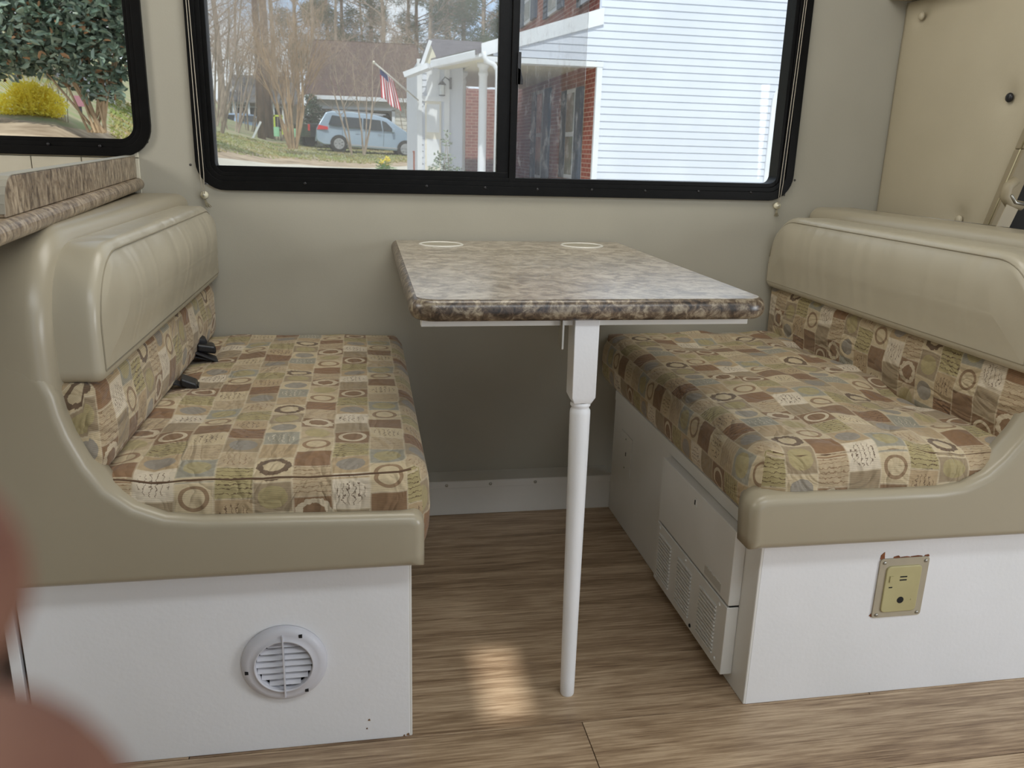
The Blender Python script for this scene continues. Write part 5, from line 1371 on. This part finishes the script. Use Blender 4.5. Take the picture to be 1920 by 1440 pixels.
# leaning white post, green and yellow bin
a, b = at(472, 263, 40), at(489, 228, 40)
tag(M().bar(a, b, .09, .09).build('leaning_board', TRIM), 'white board leaning against the pine trunk', 'board')
p = at(524, 252, 42)
bn = thing('toy_slide', 'small green and yellow plastic toy frame on the grass by the crape myrtle', 'toy', p)
GRN = mat('mint_plastic', S(150, 206, 166), .5); YEL = mat('lime_plastic', S(200, 214, 70), .5)
M().box(p.x - .25, p.x + .0, p.y - .2, p.y + .2, p.z - .1, p.z + .35).build('base', GRN, bn)
M().box(p.x - .25, p.x - .18, p.y, p.y + .06, p.z + .35, p.z + .9).build('post', YEL, bn); M().box(p.x + .12, p.x + .19, p.y, p.y + .06, p.z, p.z + .9).build('post', YEL, bn)
M().box(p.x - .25, p.x + .19, p.y, p.y + .06, p.z + .84, p.z + .92).build('crossbar', YEL, bn)
M().box(p.x + .25, p.x + .85, p.y - .2, p.y + .2, p.z - .1, p.z + .3).build('box', GRN, bn)
# grass tufts
TUFT = mat('grass_blades', S(140, 152, 84), .8, S(170, 152, 104), .7)
V = []; F = []; r_ = random.Random(4)
for _ in range(9000):
    s = r_.uniform(-.27, .1); t_ = T1(s) + r_.uniform(-1.6, 12) ; dy = t_ / sqrt(1 + s * s); x = s * dy; y = dy - 2.137; z = gz(x, y)
    a = r_.uniform(0, pi); w_ = r_.uniform(.03, .06); h = r_.uniform(.03, .07); k0 = len(V)
    V += [(x - w_ * cos(a), y - w_ * sin(a), z - .01), (x + w_ * cos(a), y + w_ * sin(a), z - .01), (x + r_.gauss(0, .04), y, z + h)]; F.append((k0, k0 + 1, k0 + 2))
me = bpy.data.meshes.new('grass'); me.from_pydata(V, [], F); me.materials.append(TUFT); o = bpy.data.objects.new('grass_tufts', me); COL.objects.link(o)
tag(o, 'short rough grass tufts on the lawn beyond the driveway', 'grass', kind='stuff')

# ---------------- left window: magnolia, forsythia, things behind
MAG = mat('magnolia_leaf', S(134, 150, 132), .25, S(74, 94, 76), 2.2, spec=.8)
MAGB = mat('magnolia_underside', S(150, 112, 78), .7)
ym = 12.0; base = at(180, 236, ym)
def rel(px, py, y, b): v = at(px, py, y) - b; return tuple(v)
bl_ = [(rel(60, 40, ym, base), 1.0), (rel(150, 20, ym, base), .9), (rel(0, 50, ym, base), .75), (rel(110, 80, ym, base), .5), (rel(185, 100, ym, base), .5), (rel(175, 150, ym, base), .35), (rel(215, 60, ym, base), .5), (rel(20, 105, ym + .6, base), .3), (rel(-40, 40, ym, base), 1.0), (rel(80, -60, ym, base), 1.3), (rel(250, -40, ym, base), .8), (rel(130, 140, ym, base), .22), (rel(222, 20, ym, base), .55), (rel(222, 110, ym, base), .35), (rel(205, 165, ym, base), .22)]
mg = leafy('magnolia_tree', 'large glossy leaved magnolia filling the left window', 'tree', base, bl_, 7500, .145, MAG, BARKP, asp=.42, seed=21, stems=15, sr=.022, curl=.5)
foliage_obj('brown_leaves', leaves('brown', bl_, 650, .13, random.Random(5), .42, .4), MAGB, mg)
ND = mat('deep_green_leaf', S(50, 64, 48), .7, S(34, 46, 34), 2)
p = at(60, 150, 22)
leafy('evergreen_tree', 'dark evergreen tree mass behind the magnolia', 'tree', (p.x, p.y, gz(p.x, p.y)), [((0, 0, 3.5), 2.6), ((-2.2, 0, 2.6), 2.0), ((1.8, 0, 3.2), 1.8), ((2.6, .5, 5), 1.6), ((-1, 0, 6), 2.5), ((-4, 0, 4), 2.5)], 9000, .28, ND, BARK, seed=8, stems=8, sr=.1)
FOR = mat('forsythia_yellow', S(255, 246, 120), .6, S(250, 236, 84), 8)
_p = FOR.node_tree.nodes['Principled BSDF']; _nt = FOR.node_tree
_t = N(_nt, 'ShaderNodeBsdfTranslucent'); _t.inputs['Color'].default_value = (1, .90, .16, 1); _x = N(_nt, 'ShaderNodeMixShader'); _x.inputs[0].default_value = .4
_nt.links.new(_p.outputs[0], _x.inputs[1]); _nt.links.new(_t.outputs[0], _x.inputs[2]); _nt.links.new(_x.outputs[0], _nt.nodes['Material Output'].inputs['Surface'])
yf_ = 13.0; base = at(62, 222, yf_)
bl_ = [(rel(62, 190, yf_, base), .33), (rel(30, 195, yf_, base), .27), (rel(92, 195, yf_, base), .26), (rel(50, 172, yf_, base), .22), (rel(15, 205, yf_, base), .2), (rel(78, 178, yf_, base), .18), (rel(105, 208, yf_, base), .14)]
fo = leafy('forsythia_bush', 'round forsythia bush covered in bright yellow blossom', 'bush', base, bl_, 5200, .05, FOR, BARKP, asp=.5, seed=31, stems=30, sr=.006)
m = M(); r_ = random.Random(6)
for i in range(60):
    a = r_.uniform(0, 2 * pi); R_ = r_.uniform(.3, .62); h = r_.uniform(.35, .75)
    m.tube([(cos(a) * .08, sin(a) * .08, 0), (cos(a) * R_ * .6, sin(a) * R_ * .6, h * .7), (cos(a) * R_, sin(a) * R_, h)], .004, 3)
me = bpy.data.meshes.new('sprays'); me.from_pydata(m.v, [], m.f); me.materials.append(FOR); o = bpy.data.objects.new('sprays', me); COL.objects.link(o); o.parent = fo; o['kind'] = 'stuff'
p = at(125, 232, 13.2)
place_tree(shr[1], 'bare_bush', 'small bare twiggy bush between the forsythia and the magnolia', (p.x, p.y, p.z - .02), .16, 1.0, 'bush')
p = at(152, 222, 16)
sg = thing('yard_sign', 'small dark post with a reddish sign behind the magnolia stems', 'sign', p)
M().box(p.x - .03, p.x + .03, p.y - .02, p.y + .02, p.z - .4, p.z + .25).build('post', mat('dark_post', (.05, .045, .05), .8), sg); M().box(p.x - .10, p.x + .10, p.y - .03, p.y - .02, p.z + .22, p.z + .42).build('board', mat('sign_red', S(170, 120, 130), .7), sg)
for (px, py, lb) in ((163, 222, 'white parked car glimpsed left of the magnolia stems'), (205, 220, 'white parked car glimpsed right of the magnolia stems')):
    p = at(px, py + 10, 24)
    car('white_car', lb, mat('white_car_paint', S(226, 228, 230), .3, coat=.5), [(0, .3), (0, .8), (.35, 1.35), (2.2, 1.4), (2.9, .95), (3.8, .85), (3.9, .3)], 4, .7, 3.1, (p.x - .6, p.y, p.z), radians(112), 0, .8, [[(.45, .9), (1.4, .9), (1.4, 1.28), (.6, 1.28)]], 1.4, .88)
